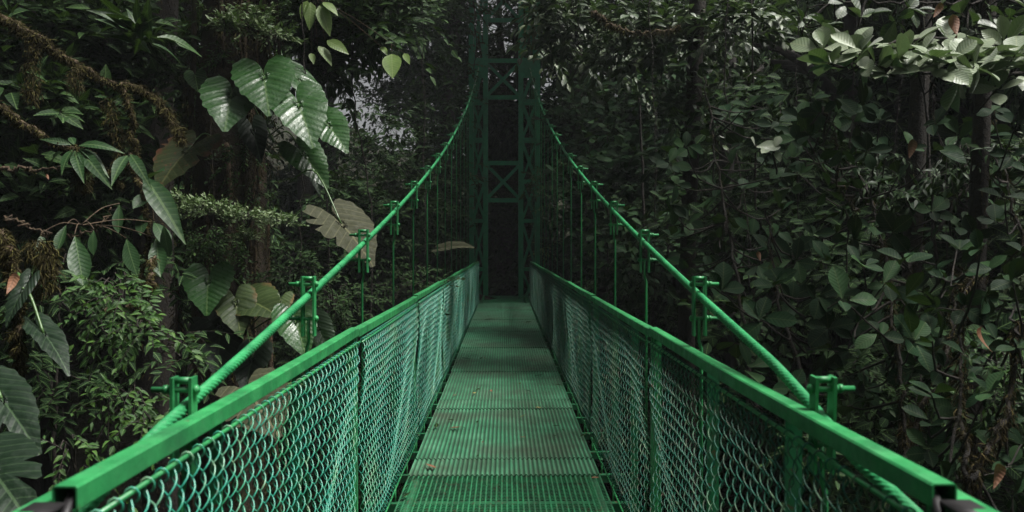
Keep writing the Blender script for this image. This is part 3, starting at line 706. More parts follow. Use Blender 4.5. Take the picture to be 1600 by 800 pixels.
# ------------------------------------------------------------------ heart shaped philodendron leaves, each a part of its plant
def heart(seed, lob=1.0, narrow=1.0, tear=0, wave=.0045, curl=.24):
    r = np.random.default_rng(seed); na, nr_ = 64, 9
    a = np.linspace(-np.pi, np.pi, na + 1)[:-1] + np.pi / na; A = np.abs(a)
    rad = np.interp(A, [0, .12, .3, .6, 1.0, 1.4, 1.75, 2.2, 2.55, 2.8, 3.0, 3.14], [.76, .66, .56, .48, .42, .41, .43, .48, .50, .46, .27, .02])
    rad = np.convolve(np.r_[rad[-2:], rad, rad[:2]], [.05, .2, .5, .2, .05], 'same')[2:-2]
    rad[A < .06] = .73
    rad = rad * (1 + .03 * lob * np.sin(A * 17 + seed) * (A > .25) + .012 * np.sin(a * 9 + seed))
    for _ in range(tear):
        c = r.uniform(.4, 2.4) * r.choice([-1, 1]); rad *= 1 - r.uniform(.25, .5) * np.exp(-((a - c) / .07) ** 2)
    t_ = np.linspace(0, 1, nr_ + 1)[1:]
    RR = t_[:, None] * rad[None, :]; x = RR * np.sin(a) * narrow; y = RR * np.cos(a)
    s = y - .75 * np.abs(x); z = .25 * np.abs(x) * (1 - .4 * RR) - curl * (y > 0) * y ** 2 - curl * 1.3 * x ** 2 + wave * np.cos(s * 2 * np.pi * 10 * .5) * np.clip(RR / .15, 0, 1) + .014 * np.sin(a * 5 + seed) * RR
    V = np.concatenate([[[0, 0, 0]], np.stack([x, y, z], -1).reshape(-1, 3)]); UV = V[:, :2].copy(); UV[:, 1] += .3
    i, j = np.meshgrid(np.arange(nr_ - 1), np.arange(na), indexing='ij'); j2 = (j + 1) % na
    jj = np.arange(na); keep = lambda q_: q_
    q_ = 1 + np.stack([i * na + j, i * na + j2, (i + 1) * na + j2, (i + 1) * na + j], -1)
    q_ = q_[:, :-1].reshape(-1, 4)      # open at the sinus
    tt_ = np.stack([np.zeros(na - 1, int), 1 + jj[:-1], 1 + jj[1:]], -1)
    return MB().add(V, q_, tt_, UV)
HEARTS = {}
def heart_me(seed, mat, **kw):
    k = (seed, mat.name, tuple(kw.items()))
    if k not in HEARTS: HEARTS[k] = heart(seed, **kw).mesh('leaf', mat)
    return HEARTS[k]
def put_leaf(parent, me, base, tip, L=None, nrm_=(0.1, -.75, .65), wid=1.0, name='leaf', frac=.72, droop=0):
    """base and tip are world points; the leaf blade spans between them"""
    base = np.array(base); tip = np.array(tip); d = tip - base; ln = np.linalg.norm(d); D = d / ln
    X_ = nrm(np.cross(D, nrm_)); U = np.cross(X_, D); sc = ln / frac if L is None else L
    M = Matrix(((X_[0] * sc * wid, D[0] * sc, U[0] * sc, base[0]), (X_[1] * sc * wid, D[1] * sc, U[1] * sc, base[1]), (X_[2] * sc * wid, D[2] * sc, U[2] * sc, base[2]), (0, 0, 0, 1)))
    o = bpy.data.objects.new(name, me); COL.objects.link(o); o.parent = parent
    o.matrix_local = Matrix.Translation(-Vector(parent.location)) @ M
    return o
def stalk(parent, a, b, rad=.007, sag=.1, mat=None, name='stalk'):
    a = np.array(a); b = np.array(b); o = np.array(parent.location); m_ = (a + b) / 2 + [0, 0, sag]
    m2 = MB(); tube(m2, path([a - o, m_ - o, b - o], 12, 0), np.linspace(rad * 1.2, rad, 12), 6); return m2.build(name, mat or L_PHIL, parent)
def philodendron(label, root, leaves, mat=L_PHIL, seed=0, group=None, **kw):
    root = at(*root); p = thing('philodendron', label, 'climbing plant', root, group)
    for k, lf in enumerate(leaves):
        (bx, by, bY), (tx, ty, tY) = lf[0], lf[1]; opt = lf[2] if len(lf) > 2 else {}
        me = heart_me(seed + k % 3, opt.get('mat', mat), **opt.get('h', {}), **kw)
        b_ = at(bx, by, bY); put_leaf(p, me, b_, at(tx, ty, tY), nrm_=opt.get('n', (.05, -.7, .7)), wid=opt.get('w', 1.0))
        stalk(p, root + np.array([0, 0, -.05 * k]), b_, .006, opt.get('sag', .12))
    return p
philodendron('cluster of large glossy heart shaped leaves on the big mossy trunk', (410, 190, 8.0), [
    ((364, 150, 7.3), (353, 195, 7.0), {'w': 1.05, 'n': (.12, -.55, .8)}), ((415, 121, 7.3), (421, 170, 7.0), {'w': 1.0, 'n': (.05, -.7, .7)}),
    ((468, 164, 7.2), (490, 219, 6.9), {'w': .85, 'n': (.15, -.72, .65)}), ((470, 128, 7.5), (518, 180, 7.3), {'w': .6, 'n': (.5, -.5, .7)}),
    ((514, 196, 7.2), (542, 231, 7.0), {'w': .8, 'n': (.1, -.8, .5)}), ((441, 122, 7.8), (446, 80, 7.9), {'w': .18, 'n': (.6, -.6, .2)})])
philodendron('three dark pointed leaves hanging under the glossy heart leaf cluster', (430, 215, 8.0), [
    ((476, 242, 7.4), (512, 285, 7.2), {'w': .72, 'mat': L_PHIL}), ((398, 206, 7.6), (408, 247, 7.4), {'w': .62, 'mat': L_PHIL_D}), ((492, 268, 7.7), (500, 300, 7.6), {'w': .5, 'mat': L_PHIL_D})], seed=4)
philodendron('single small heart shaped leaf beside the trunk above the reddish leaf', (335, 150, 8.0), [((309, 122, 7.6), (312, 141, 7.5), {'w': .95, 'mat': L_MID})], seed=2)
philodendron('old torn leaf with reddish brown margin left of the mossy trunk', (345, 225, 7.9), [((296, 236, 7.4), (246, 283, 7.1), {'w': 1.1, 'h': {'tear': 4}, 'n': (-.1, -.6, .8)})], L_OLD, seed=6)
philodendron('huge dull brownish leaf drooping beside the left main cable', (455, 285, 7.2), [((534, 350, 6.6), (586, 404, 6.4), {'w': 1.0, 'h': {'tear': 3}, 'n': (.35, -.55, .75), 'sag': .25})], L_BROWN, seed=7)
philodendron('lower philodendron with yellow edged leaves on the foot of the mossy trunk', (395, 470, 7.4), [
    ((327, 438, 6.8), (322, 486, 6.6), {'w': 1.1, 'mat': L_PHIL}), ((369, 473, 6.8), (375, 518, 6.6), {'w': .95}), ((392, 470, 6.9), (432, 484, 6.6), {'w': .9}),
    ((437, 472, 6.9), (428, 500, 6.7), {'w': .8}), ((462, 500, 6.4), (478, 552, 6.2), {'w': .85, 'mat': L_PHIL}), ((497, 512, 6.6), (520, 556, 6.5), {'w': .75, 'mat': L_PHIL})], L_PHIL_Y, seed=9)
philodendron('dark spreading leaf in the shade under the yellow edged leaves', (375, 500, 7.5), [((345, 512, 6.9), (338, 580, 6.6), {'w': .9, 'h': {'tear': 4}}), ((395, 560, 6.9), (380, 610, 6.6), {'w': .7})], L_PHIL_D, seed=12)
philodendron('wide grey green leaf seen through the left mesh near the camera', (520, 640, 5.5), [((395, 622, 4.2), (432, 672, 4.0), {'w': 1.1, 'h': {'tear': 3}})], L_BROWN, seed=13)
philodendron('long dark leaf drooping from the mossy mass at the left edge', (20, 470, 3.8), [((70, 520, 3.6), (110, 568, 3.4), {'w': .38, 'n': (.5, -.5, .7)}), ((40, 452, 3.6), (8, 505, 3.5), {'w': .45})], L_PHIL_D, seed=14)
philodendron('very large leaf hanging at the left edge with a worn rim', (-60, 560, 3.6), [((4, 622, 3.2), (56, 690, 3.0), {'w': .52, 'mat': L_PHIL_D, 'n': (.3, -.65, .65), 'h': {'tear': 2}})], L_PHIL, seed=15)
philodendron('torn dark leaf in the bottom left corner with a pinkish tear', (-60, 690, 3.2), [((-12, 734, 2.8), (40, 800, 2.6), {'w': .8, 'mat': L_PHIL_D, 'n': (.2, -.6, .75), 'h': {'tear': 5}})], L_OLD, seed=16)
philodendron('grey brown leaf lying faintly lit left of the far hangers', (640, 400, 14), [((700, 386, 12.5), (738, 380, 12.3), {'w': .55, 'n': (0, -.5, .8)})], L_BROWN, seed=17)

# ------------------------------------------------------------------ small leaved plants
def leafy(name, label, cat, regions, size, tpls, mat, nleaf=8, length=.3, stem=None, seed=0, out=(0, -.5, .1), face=(0, -.3, 0), group=None, twig=True, upb=.9, part='foliage', jitter=.5, twr=.003):
    """regions: (px, py, Y, radius px, depth m, number of twigs)"""
    r = np.random.default_rng(seed + 300); base = at(*(stem[0] if stem else regions[0][:3])); p = thing(name, label, cat, base, group); LV = Leaves(); tw = MB()
    for (px, py, Y, rp, dY, n) in regions:
        ry = rp if np.isscalar(rp) else rp[1]; rx = rp if np.isscalar(rp) else rp[0]
        d = nrm(r.normal(size=(n, 3))) * r.uniform(0, 1, (n, 1)) ** .45; c = np.array([at(px + rx * a, py + ry * b, Y + dY * c_) for a, b, c_ in d])
        o = nrm(d * [1, .3, -1] + np.array(out)); sprays(LV, c - base, o, size, nleaf, length, r, jitter, upb, face, tw if twig else None, twr)
        if twig:     # limbs from the centre of the clump
            c0 = at(px, py, Y) - base
            for k in range(0, n, 5):
                tube(tw, path([c0 + [0, .05, -.1], (c0 + c[k] - base) / 2 + [0, 0, .05], c[k] - base], 6, .005), np.linspace(twr * 2, twr, 6), 4, False)
    if stem:
        P = path([at(*q_) for q_ in stem], 26, .01, seed) - base; tube(tw, P, np.linspace(stem_r(stem), .006, len(P)), 7)
    LV.into(MB(), tpls, seed).build(part, mat, p)
    if tw.n: tw.build('stem', BARK_DK, p)
    return p
def stem_r(s): return .02
leafy('epiphyte_shrub', 'small pale tufted shrub growing high on the big mossy trunk', 'epiphyte', [(395, 45, 7.6, (42, 26), .35, 70), (430, 62, 7.5, (30, 16), .2, 26), (352, 40, 7.6, (14, 18), .2, 18)], .055, T_OVATE, L_TUFT, 9, .16, seed=1, out=(0, -.3, .6))
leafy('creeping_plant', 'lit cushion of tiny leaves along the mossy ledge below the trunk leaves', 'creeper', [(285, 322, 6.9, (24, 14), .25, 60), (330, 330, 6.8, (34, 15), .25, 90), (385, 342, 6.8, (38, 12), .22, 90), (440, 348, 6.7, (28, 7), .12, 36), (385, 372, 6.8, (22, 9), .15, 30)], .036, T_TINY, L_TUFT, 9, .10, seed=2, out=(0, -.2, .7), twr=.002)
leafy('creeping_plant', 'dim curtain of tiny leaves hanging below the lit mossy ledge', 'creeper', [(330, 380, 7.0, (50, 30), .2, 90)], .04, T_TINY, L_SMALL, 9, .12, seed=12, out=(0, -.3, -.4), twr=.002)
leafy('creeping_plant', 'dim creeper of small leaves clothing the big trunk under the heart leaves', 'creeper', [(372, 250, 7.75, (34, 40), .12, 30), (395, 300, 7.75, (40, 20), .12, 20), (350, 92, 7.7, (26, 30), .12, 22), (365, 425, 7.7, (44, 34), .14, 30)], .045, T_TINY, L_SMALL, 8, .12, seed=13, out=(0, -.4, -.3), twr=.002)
leafy('leafy_vine', 'vine with shiny small pointed leaves climbing left of the lower trunk', 'vine', [(190, 455, 4.6, (46, 30), .3, 28), (225, 505, 4.5, (34, 50), .3, 26), (155, 490, 4.8, (24, 24), .3, 8)], .055, T_OVATE, L_SMALL, 8, .2, seed=3, out=(.1, -.5, -.3), face=(0, -.6, 0))
leafy('leafy_vine', 'lower patch of small pointed leaves just above the left handrail', 'vine', [(205, 625, 4.3, (50, 30), .3, 24), (110, 710, 4.0, (30, 36), .2, 9), (232, 672, 3.6, (20, 22), .2, 10)], .05, T_OVATE, L_SMALL, 8, .2, seed=4, out=(.1, -.5, -.3), face=(0, -.6, 0))
leafy('leafy_vine', 'dark small leaved vine falling behind the left cable clamps', 'vine', [(520, 470, 7.5, (60, 40), .4, 60), (470, 420, 7.8, (40, 40), .3, 40), (640, 440, 9.5, (60, 40), .5, 60)], .06, T_OVATE, L_DARK, 8, .24, seed=5, face=(0, -.6, 0))
leafy('fern_like_plant', 'long grassy bromeliad leaves perched on the mossy branch', 'bromeliad', [(228, 70, 6.0, (14, 14), .1, 5)], .3, T_LANCE, L_LANCE, 6, .12, seed=6, out=(0, -.2, .9), twig=False)
# lance leaves on the left, hanging from the mossy branches
def lances(label, spec, mat=L_LANCE, tp=None, seed=0, name='hanging_plant', cat='plant', wd=1.0, n_=(.1, -.7, .7)):
    r = np.random.default_rng(seed + 40); root = at(*spec[0]); p = thing(name, label, cat, root)
    mes = []
    for tpl in (tp or T_LANCE):
        mes.append(MB().add(tpl[0], tpl[1], uv=tpl[2]).mesh('leaf', mat))
    for k, (b_, t_) in enumerate(spec[1]):
        b_ = at(*b_); put_leaf(p, mes[k % len(mes)], b_, at(*t_), nrm_=np.array(n_) + r.normal(size=3) * .25, wid=wd, frac=1.0)
        if np.linalg.norm(root - b_) > .04: stalk(p, root, b_, .0028, .03, TWIG, 'stem')
    return p
lances('rosette of narrow pointed leaves at the tip of the lower mossy branch', ((122, 232, 5.0), [((122, 232, 5), (92, 258, 4.8)), ((124, 230, 5), (175, 214, 4.9)), ((120, 228, 5), (70, 214, 4.9)), ((125, 233, 5), (158, 262, 4.8)), ((122, 230, 5), (112, 205, 5.1)), ((124, 232, 5), (172, 246, 4.9)), ((121, 234, 5), (128, 268, 4.8))]), seed=1)
lances('long lance shaped leaf slanting down beside the reddish leaf', ((222, 268, 5.4), [((224, 272, 5.4), (284, 350, 5.1)), ((206, 240, 5.4), (226, 268, 5.2)), ((205, 242, 5.5), (176, 268, 5.2))]), seed=2, wd=1.0)
lances('large oval leaves hanging down below the left mossy column', ((130, 352, 4.8), [((120, 366, 4.7), (132, 440, 4.5)), ((150, 358, 4.7), (144, 392, 4.6)), ((108, 350, 4.7), (92, 392, 4.6)), ((72, 362, 4.7), (62, 402, 4.6)), ((258, 350, 5.3), (262, 396, 5.2)), ((246, 372, 5.3), (252, 430, 5.1)), ((190, 318, 5.2), (186, 362, 5.1)), ((200, 372, 5.2), (208, 416, 5.0))]), L_LANCE, T_OBOV, 3, wd=.6)
lances('bent over leaves beside the hanging moss in front of the lit ledge', ((238, 300, 5.6), [((240, 300, 5.6), (212, 322, 5.4)), ((242, 345, 5.6), (266, 372, 5.4)), ((245, 372, 5.6), (262, 396, 5.4)), ((236, 280, 5.6), (256, 262, 5.4)), ((230, 330, 5.6), (218, 356, 5.4))]), L_LANCE, T_OBOV, 4, wd=.65)
# mossy branches
moss_branch('thick mossy branch sagging in from the upper left corner', [(-60, 5, 5.4), (30, 40, 5.4), (90, 80, 5.5), (160, 122, 5.6), (225, 140, 5.7), (262, 172, 5.7), (288, 222, 5.6)], .024, .008, 11000, .055,
            hangs=[([(55, 60, 5.4), (58, 110, 5.4), (56, 158, 5.4)], .05, 1200, .05), ([(125, 110, 5.5), (122, 140, 5.5)], .05, 500, .05)], seed=1)
moss_branch('ragged column of brown moss hanging beside the lance leaves', [(195, 132, 5.6), (212, 190, 5.6), (214, 250, 5.6), (228, 310, 5.5), (236, 370, 5.5), (225, 430, 5.5), (212, 480, 5.4)], .012, .006, 6500, .05, seed=2, hangs=[([(175, 160, 5.6), (186, 200, 5.6), (196, 262, 5.6)], .05, 1000, .05)])
moss_branch('lower mossy branch ending in the rosette of narrow leaves', [(-60, 130, 4.9), (10, 172, 5.0), (60, 205, 5.0), (112, 232, 5.0), (150, 252, 5.2), (190, 285, 5.4)], .018, .008, 6000, .048,
            hangs=[([(130, 235, 5), (133, 260, 5), (132, 292, 5)], .045, 1500, .05)], seed=3)
moss_branch('rotting mossy stump of moss strands at the left edge', [(8, 370, 3.7), (22, 420, 3.7), (30, 480, 3.6), (34, 540, 3.6), (28, 605, 3.6)], .022, .01, 8000, .05, seed=4, hangs=[([(60, 385, 3.9), (78, 410, 3.9), (72, 450, 3.9)], .05, 1200, .05)])
moss_branch('thin dark branch crossing behind the moss on the far left', [(-40, 262, 6), (20, 264, 6), (60, 265, 6), (100, 262, 6)], .016, .008, 300, .03, mat=MOSS_D, seed=5)
moss_branch('broken bare twig pointing right at the left edge', [(10, 341, 4.5), (45, 352, 4.5), (82, 366, 4.5)], .008, .006, 60, .015, seed=6)
moss_branch('crooked twig under the large oval hanging leaves', [(95, 365, 5), (130, 366, 5), (160, 352, 5), (178, 325, 5.1)], .006, .004, 100, .02, seed=7)
moss_branch('mossy twig arching through the small leaved vine', [(170, 484, 4.8), (210, 478, 4.7), (235, 450, 4.6), (240, 400, 4.8)], .012, .006, 1800, .05, seed=8)
moss_branch('mossy twig poking out from the top of the right thicket', [(925, 20, 9), (960, 44, 9), (1010, 52, 9), (1060, 44, 9)], .03, .01, 1600, .09, seed=9)

# trees filling the left side behind the trunk
def hanging_tree(label, stem, regions, size, tpls, mat, seed, nleaf=9, length=.45, **kw):
    return leafy('leafy_tree', label, 'tree', regions, size, tpls, mat, nleaf, length, stem, seed, **kw)
hanging_tree('leafy tree with hanging branches between the trunk and the sky gap', ((470, -150, 9), (500, -20, 9), (520, 60, 9), (560, 130, 9)),
             [(500, 20, 8.8, (50, 40), .6, 70), (560, 40, 9, (50, 45), .6, 80), (510, 100, 9, (34, 44), .5, 40), (475, 60, 9, (30, 30), .5, 30), (610, 20, 9.2, (46, 30), .5, 60), (420, 20, 9.6, (40, 40), .5, 40)], .15, T_OVATE, L_MID, 21, face=(0, -.5, 0))
hanging_tree('dark small leaved tree column left of the tower', ((684, -200, 21), (684, 0, 21), (680, 200, 21), (678, 420, 21), (680, 560, 21)),
             [(680, 40, 21, (46, 70), 1.4, 130), (684, 150, 21, (42, 70), 1.4, 120), (676, 260, 21, (44, 60), 1.4, 100), (640, 60, 20, (30, 70), 1, 90), (650, 350, 21, (50, 60), 1.4, 90), (636, 190, 20, (18, 60), .8, 40)], .19, T_OVATE, L_MID, 22, length=.7)
hanging_tree('dim thicket of leaves below the sky gap behind the left hangers', ((600, 700, 15), (600, 500, 15), (590, 300, 15)),
             [(550, 320, 14, (50, 40), 1, 110), (566, 238, 17, (46, 26), 1, 70), (578, 180, 17, (52, 40), 1, 15), (548, 205, 17, (26, 20), 1, 14), (620, 205, 17, (24, 34), 1, 20), (620, 330, 15, (60, 60), 1, 120), (540, 400, 14, (60, 60), 1, 110), (640, 270, 15.5, (36, 30), 1, 50)], .17, T_OVATE, L_DARK, 23, length=.6)
hanging_tree('broad shade leaved undergrowth filling the upper left behind the mossy branches', ((60, 500, 8), (80, 300, 8), (90, 100, 8), (100, -80, 8)),
             [(60, 60, 8.3, (80, 60), .8, 80), (170, 60, 8.5, (70, 60), .8, 70), (60, 180, 8, (80, 60), .8, 70), (150, 210, 8.2, (70, 50), .8, 60), (250, 110, 9, (50, 90), .8, 70), (60, 300, 8, (70, 60), .8, 70)], .2, T_OVATE, L_MID, 24, length=.6, face=(0, -.4, 0), nleaf=8)
hanging_tree('small leaved bush in the gloom at the lower left', ((80, 900, 6.5), (90, 600, 6.5), (100, 400, 6.5)),
             [(110, 470, 6.4, (80, 60), .6, 30), (80, 600, 6, (70, 60), .6, 22), (240, 420, 6.8, (50, 50), .5, 20), (280, 540, 6.4, (40, 40), .5, 12)], .1, T_OVATE, L_DARK, 25, length=.35, face=(0, -.5, 0))
p = lances('single pale young leaf hanging alone above the sky gap', ((612, 70, 8), [((613, 83, 8), (614, 121, 7.8))]), L_LIME, [leaf_tpl('ovate', 1, .6, 7, .15, .15)], 5, 'hanging_leaf', 'leaf', .9)
lances('bright young leaves drooping at the top of the hanging tree', ((490, -5, 7.8), [((484, 2, 7.8), (470, 27, 7.7)), ((488, 3, 7.8), (486, 44, 7.7)), ((500, 8, 7.8), (518, 52, 7.7)), ((505, 5, 7.8), (530, 20, 7.7)), ((510, 64, 8), (545, 80, 7.9)), ((498, 72, 8), (522, 98, 7.9)), ((488, 84, 8), (492, 98, 7.9)), ((632, 84, 8.2), (640, 98, 8.1)), ((596, 74, 8.2), (606, 84, 8.1))]), L_LIME, [leaf_tpl('ovate', 1, .42, 6, .2, .4)], 6, 'hanging_leaf', 'leaf')

# ------------------------------------------------------------------ right side
def shrub(label, stems, pts, size, mat, nleaf=5, seed=0, rs=.02, tpl=T_OBOV, face=(0, -.55, .35), tilt=.55, spread=1.0, name='broadleaf_shrub', cat='shrub', moss=0, extra=None, twigmat=None, group=None):
    r = np.random.default_rng(seed + 900); base = at(*stems[0][0]); p = thing(name, label, cat, base, group); LV = Leaves(); tw = MB(); sk = []
    for st in stems:
        P = path([at(*q_) for q_ in st], 30, .012, seed) - base; sk.append(P); tube(tw, P, np.linspace(rs, rs * .3, len(P)), 7)
    sk = np.concatenate(sk); C = np.array([at(*q_) for q_ in pts]) - base
    whorls(LV, C, size, nleaf, r, (0, -.35, .55), spread, face, tilt)
    for c in C:
        dd = np.linalg.norm(sk - c, axis=1) + np.where(sk[:, 2] > c[2] + .25, .5, 0); a = sk[np.argmin(dd)]
        m_ = (a + c) / 2 + r.normal(size=3) * .05 + [0, .05, -.08]; tube(tw, path([a, m_, c], 9, .004, 1), np.linspace(.008, .0035, 9), 5, False)
    if moss:
        mo = MB()
        for st in stems: tufts(mo, path([at(*q_) for q_ in st], 30, .012, seed) - base, rs * 1.5, moss, .045, .8, .002, r)
        mo.build('moss', MOSS_D, p)
    LV.into(MB(), tpl, seed).build('foliage', mat, p); tw.build('stem', twigmat or BARK_DK, p)
    if extra: extra(p)
    return p
def scatter(x0, x1, y0, y1, Y0, Y1, n, seed, mind=26, slope=0):
    r = np.random.default_rng(seed); out = []
    k = 0
    while len(out) < n and k < n * 40:
        k += 1; x = r.uniform(x0, x1); y = r.uniform(y0, y1)
        if all((x - a) ** 2 + (y - b) ** 2 > mind ** 2 for a, b, _ in out): out.append((x, y, r.uniform(Y0, Y1)))
    return out
# the pale sunlit branches, upper right
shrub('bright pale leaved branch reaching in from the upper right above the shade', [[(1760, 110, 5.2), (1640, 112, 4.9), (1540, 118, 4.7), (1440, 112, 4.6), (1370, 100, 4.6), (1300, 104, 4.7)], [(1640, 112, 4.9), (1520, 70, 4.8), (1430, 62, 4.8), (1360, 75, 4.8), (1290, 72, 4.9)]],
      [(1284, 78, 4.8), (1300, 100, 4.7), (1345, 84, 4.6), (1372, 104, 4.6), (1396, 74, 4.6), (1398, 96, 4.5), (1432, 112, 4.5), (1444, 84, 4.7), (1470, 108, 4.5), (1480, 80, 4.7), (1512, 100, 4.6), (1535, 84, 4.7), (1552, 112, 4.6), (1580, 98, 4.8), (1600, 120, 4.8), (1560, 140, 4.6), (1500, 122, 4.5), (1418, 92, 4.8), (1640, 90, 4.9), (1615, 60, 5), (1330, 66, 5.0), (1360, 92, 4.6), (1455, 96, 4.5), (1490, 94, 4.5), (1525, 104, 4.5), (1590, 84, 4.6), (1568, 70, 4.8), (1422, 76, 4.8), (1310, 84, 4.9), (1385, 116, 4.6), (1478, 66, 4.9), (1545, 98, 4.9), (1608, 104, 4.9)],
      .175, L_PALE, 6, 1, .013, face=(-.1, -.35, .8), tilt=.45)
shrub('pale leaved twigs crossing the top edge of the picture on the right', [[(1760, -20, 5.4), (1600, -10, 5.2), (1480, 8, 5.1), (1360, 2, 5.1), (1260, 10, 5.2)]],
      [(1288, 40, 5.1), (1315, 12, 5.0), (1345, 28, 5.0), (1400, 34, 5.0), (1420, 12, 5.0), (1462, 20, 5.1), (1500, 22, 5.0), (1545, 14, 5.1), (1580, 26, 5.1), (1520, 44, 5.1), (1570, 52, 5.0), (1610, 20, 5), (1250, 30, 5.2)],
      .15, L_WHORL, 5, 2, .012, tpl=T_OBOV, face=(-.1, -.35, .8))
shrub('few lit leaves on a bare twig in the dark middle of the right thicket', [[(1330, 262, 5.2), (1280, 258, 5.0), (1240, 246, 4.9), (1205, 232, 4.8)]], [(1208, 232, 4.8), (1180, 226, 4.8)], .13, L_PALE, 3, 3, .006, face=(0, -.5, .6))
shrub('small upright leaves left of the dangling dry leaf', [[(1340, 330, 5.4), (1310, 280, 5.2), (1300, 200, 5.1), (1285, 170, 5.1)]], [(1283, 176, 5.0), (1306, 150, 5.1), (1310, 175, 5.1), (1345, 165, 5.2), (1266, 212, 5.1), (1318, 232, 5.0), (1258, 205, 5.2), (1355, 238, 5.3)], .14, L_OBOV, 4, 4, .008, moss=500)
cols = [
 ('rounded leaf shrub leaning over the right handrail beside the first clamp', [[(1300, 900, 4.4), (1270, 640, 4.6), (1220, 480, 4.9), (1200, 330, 5.2)]], scatter(1130, 1330, 400, 620, 4.4, 5.6, 17, 1, 36), .175),
 ('rounded leaf shrub in the middle of the right side over the handrail', [[(1430, 950, 3.9), (1420, 700, 4.1), (1400, 520, 4.3), (1380, 380, 4.6)], [(1420, 700, 4.1), (1480, 560, 4.2), (1500, 420, 4.4)]], scatter(1320, 1490, 400, 640, 3.9, 5.0, 22, 2, 33), .155),
 ('rounded leaf shrub with mossy stem at the right edge low down', [[(1560, 980, 3.3), (1520, 760, 3.5), (1505, 600, 3.7), (1520, 420, 4.0)], [(1520, 760, 3.5), (1580, 640, 3.6), (1600, 500, 3.8)]], scatter(1455, 1610, 390, 780, 3.3, 4.4, 34, 3, 32), .12),
 ('taller rounded leaf shrub rising at mid height behind the right clamps', [[(1180, 640, 6.4), (1150, 430, 6.6), (1120, 260, 7.0), (1100, 120, 7.2)]], scatter(1030, 1250, 150, 430, 6.0, 7.6, 34, 4, 27), .165),
 ('shaded rounded leaf shrub under the pale branch on the right', [[(1450, 640, 5.6), (1400, 460, 5.8), (1360, 300, 6.0)], [(1400, 460, 5.8), (1480, 340, 6), (1540, 260, 6)]], scatter(1250, 1560, 180, 400, 5.4, 6.6, 36, 5, 31), .165),
 ('rounded leaf shrub at the far right edge above head height', [[(1680, 600, 5.0), (1600, 380, 5.2), (1570, 260, 5.4)]], scatter(1540, 1620, 160, 400, 4.8, 5.8, 12, 6, 34), .14)]
for k, (lb, st, pts, sz) in enumerate(cols):
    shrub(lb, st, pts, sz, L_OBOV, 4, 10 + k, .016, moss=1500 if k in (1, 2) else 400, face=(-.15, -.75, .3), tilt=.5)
# second, denser and darker layer behind
def dark_wall(label, stem, regions, seed, mat=L_OBOV, size=.15, **kw):
    return hanging_tree(label, stem, regions, size, T_OBOV, mat, seed, nleaf=6, length=.45, face=(-.2, -.6, 0), **kw)
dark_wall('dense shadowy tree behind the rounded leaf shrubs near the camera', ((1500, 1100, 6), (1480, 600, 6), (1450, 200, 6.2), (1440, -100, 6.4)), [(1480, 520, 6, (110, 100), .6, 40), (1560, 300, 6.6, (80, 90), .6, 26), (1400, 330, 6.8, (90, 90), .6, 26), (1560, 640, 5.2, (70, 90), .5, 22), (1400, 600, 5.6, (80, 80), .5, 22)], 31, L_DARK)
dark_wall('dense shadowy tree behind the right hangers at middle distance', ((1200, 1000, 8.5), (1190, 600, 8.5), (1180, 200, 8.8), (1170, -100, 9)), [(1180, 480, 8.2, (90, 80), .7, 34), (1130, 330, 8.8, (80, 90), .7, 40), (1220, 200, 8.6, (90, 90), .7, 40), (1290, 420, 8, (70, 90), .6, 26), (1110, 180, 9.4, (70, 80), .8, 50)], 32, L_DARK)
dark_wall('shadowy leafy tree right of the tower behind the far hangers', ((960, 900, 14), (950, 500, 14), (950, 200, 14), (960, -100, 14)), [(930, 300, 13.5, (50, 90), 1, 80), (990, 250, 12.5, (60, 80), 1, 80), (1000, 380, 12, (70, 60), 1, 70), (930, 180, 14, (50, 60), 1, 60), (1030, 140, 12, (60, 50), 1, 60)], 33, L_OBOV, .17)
hanging_tree('grey green tree with layered pointed leaves at the top right of the tower', ((1010, 420, 11), (1000, 200, 11), (990, 60, 11), (980, -80, 11)), [(900, 50, 10.5, (60, 26), .6, 46), (870, 90, 11, (34, 22), .5, 22), (960, 90, 10.5, (50, 40), .6, 50), (1010, 40, 10, (60, 36), .6, 60), (1080, 60, 10, (60, 50), .6, 60), (1150, 40, 9.5, (60, 40), .6, 56), (880, 15, 10.5, (50, 18), .5, 40), (1060, 160, 10, (60, 40), .6, 30)], .17, T_WHORL, L_WHORL, 34, nleaf=9, length=.4, face=(0, -.2, .3))
hanging_tree('dark foliage hanging over the left half of the tower top', ((730, -250, 20), (735, -60, 20), (745, 60, 20), (740, 110, 20)), [(728, 14, 20.5, (20, 34), .8, 34), (722, 92, 21, (16, 20), .6, 14), (780, 0, 25.5, (34, 14), .8, 26)], .16, T_OVATE, L_MID, 35, length=.5)
hanging_tree('leafy sprays reaching across the left leg of the tower low down', ((700, 520, 19), (705, 420, 19), (712, 330, 19)), [(728, 296, 21.5, (14, 22), .5, 9), (706, 390, 20, (26, 36), .8, 34), (694, 320, 20, (20, 40), .8, 28)], .15, T_OVATE, L_DARK, 36)
hanging_tree('pale leaved sapling behind the right far hangers', ((860, 480, 21.6), (862, 400, 21.6), (850, 290, 21.5)), [(848, 285, 21.5, (20, 26), .5, 18), (862, 262, 21.5, (18, 12), .4, 12), (868, 310, 21, (16, 22), .4, 14)], .17, T_OVATE, L_MID, 37)
hanging_tree('sunlit yellow green bush glimpsed low behind the right hangers', ((858, 520, 30), (860, 440, 30), (858, 380, 30)), [(860, 335, 27, (9, 18), .5, 16), (858, 385, 27, (9, 14), .5, 12)], .14, T_OVATE, L_LIME, 38)
hanging_tree('bright little leaves in a gap on the right beyond the shrubs', ((1045, 420, 10), (1042, 330, 10)), [(1042, 308, 9.6, (12, 20), .2, 16), (1018, 350, 9.6, (8, 18), .2, 10)], .07, T_OVATE, L_TUFT, 39, length=.14)
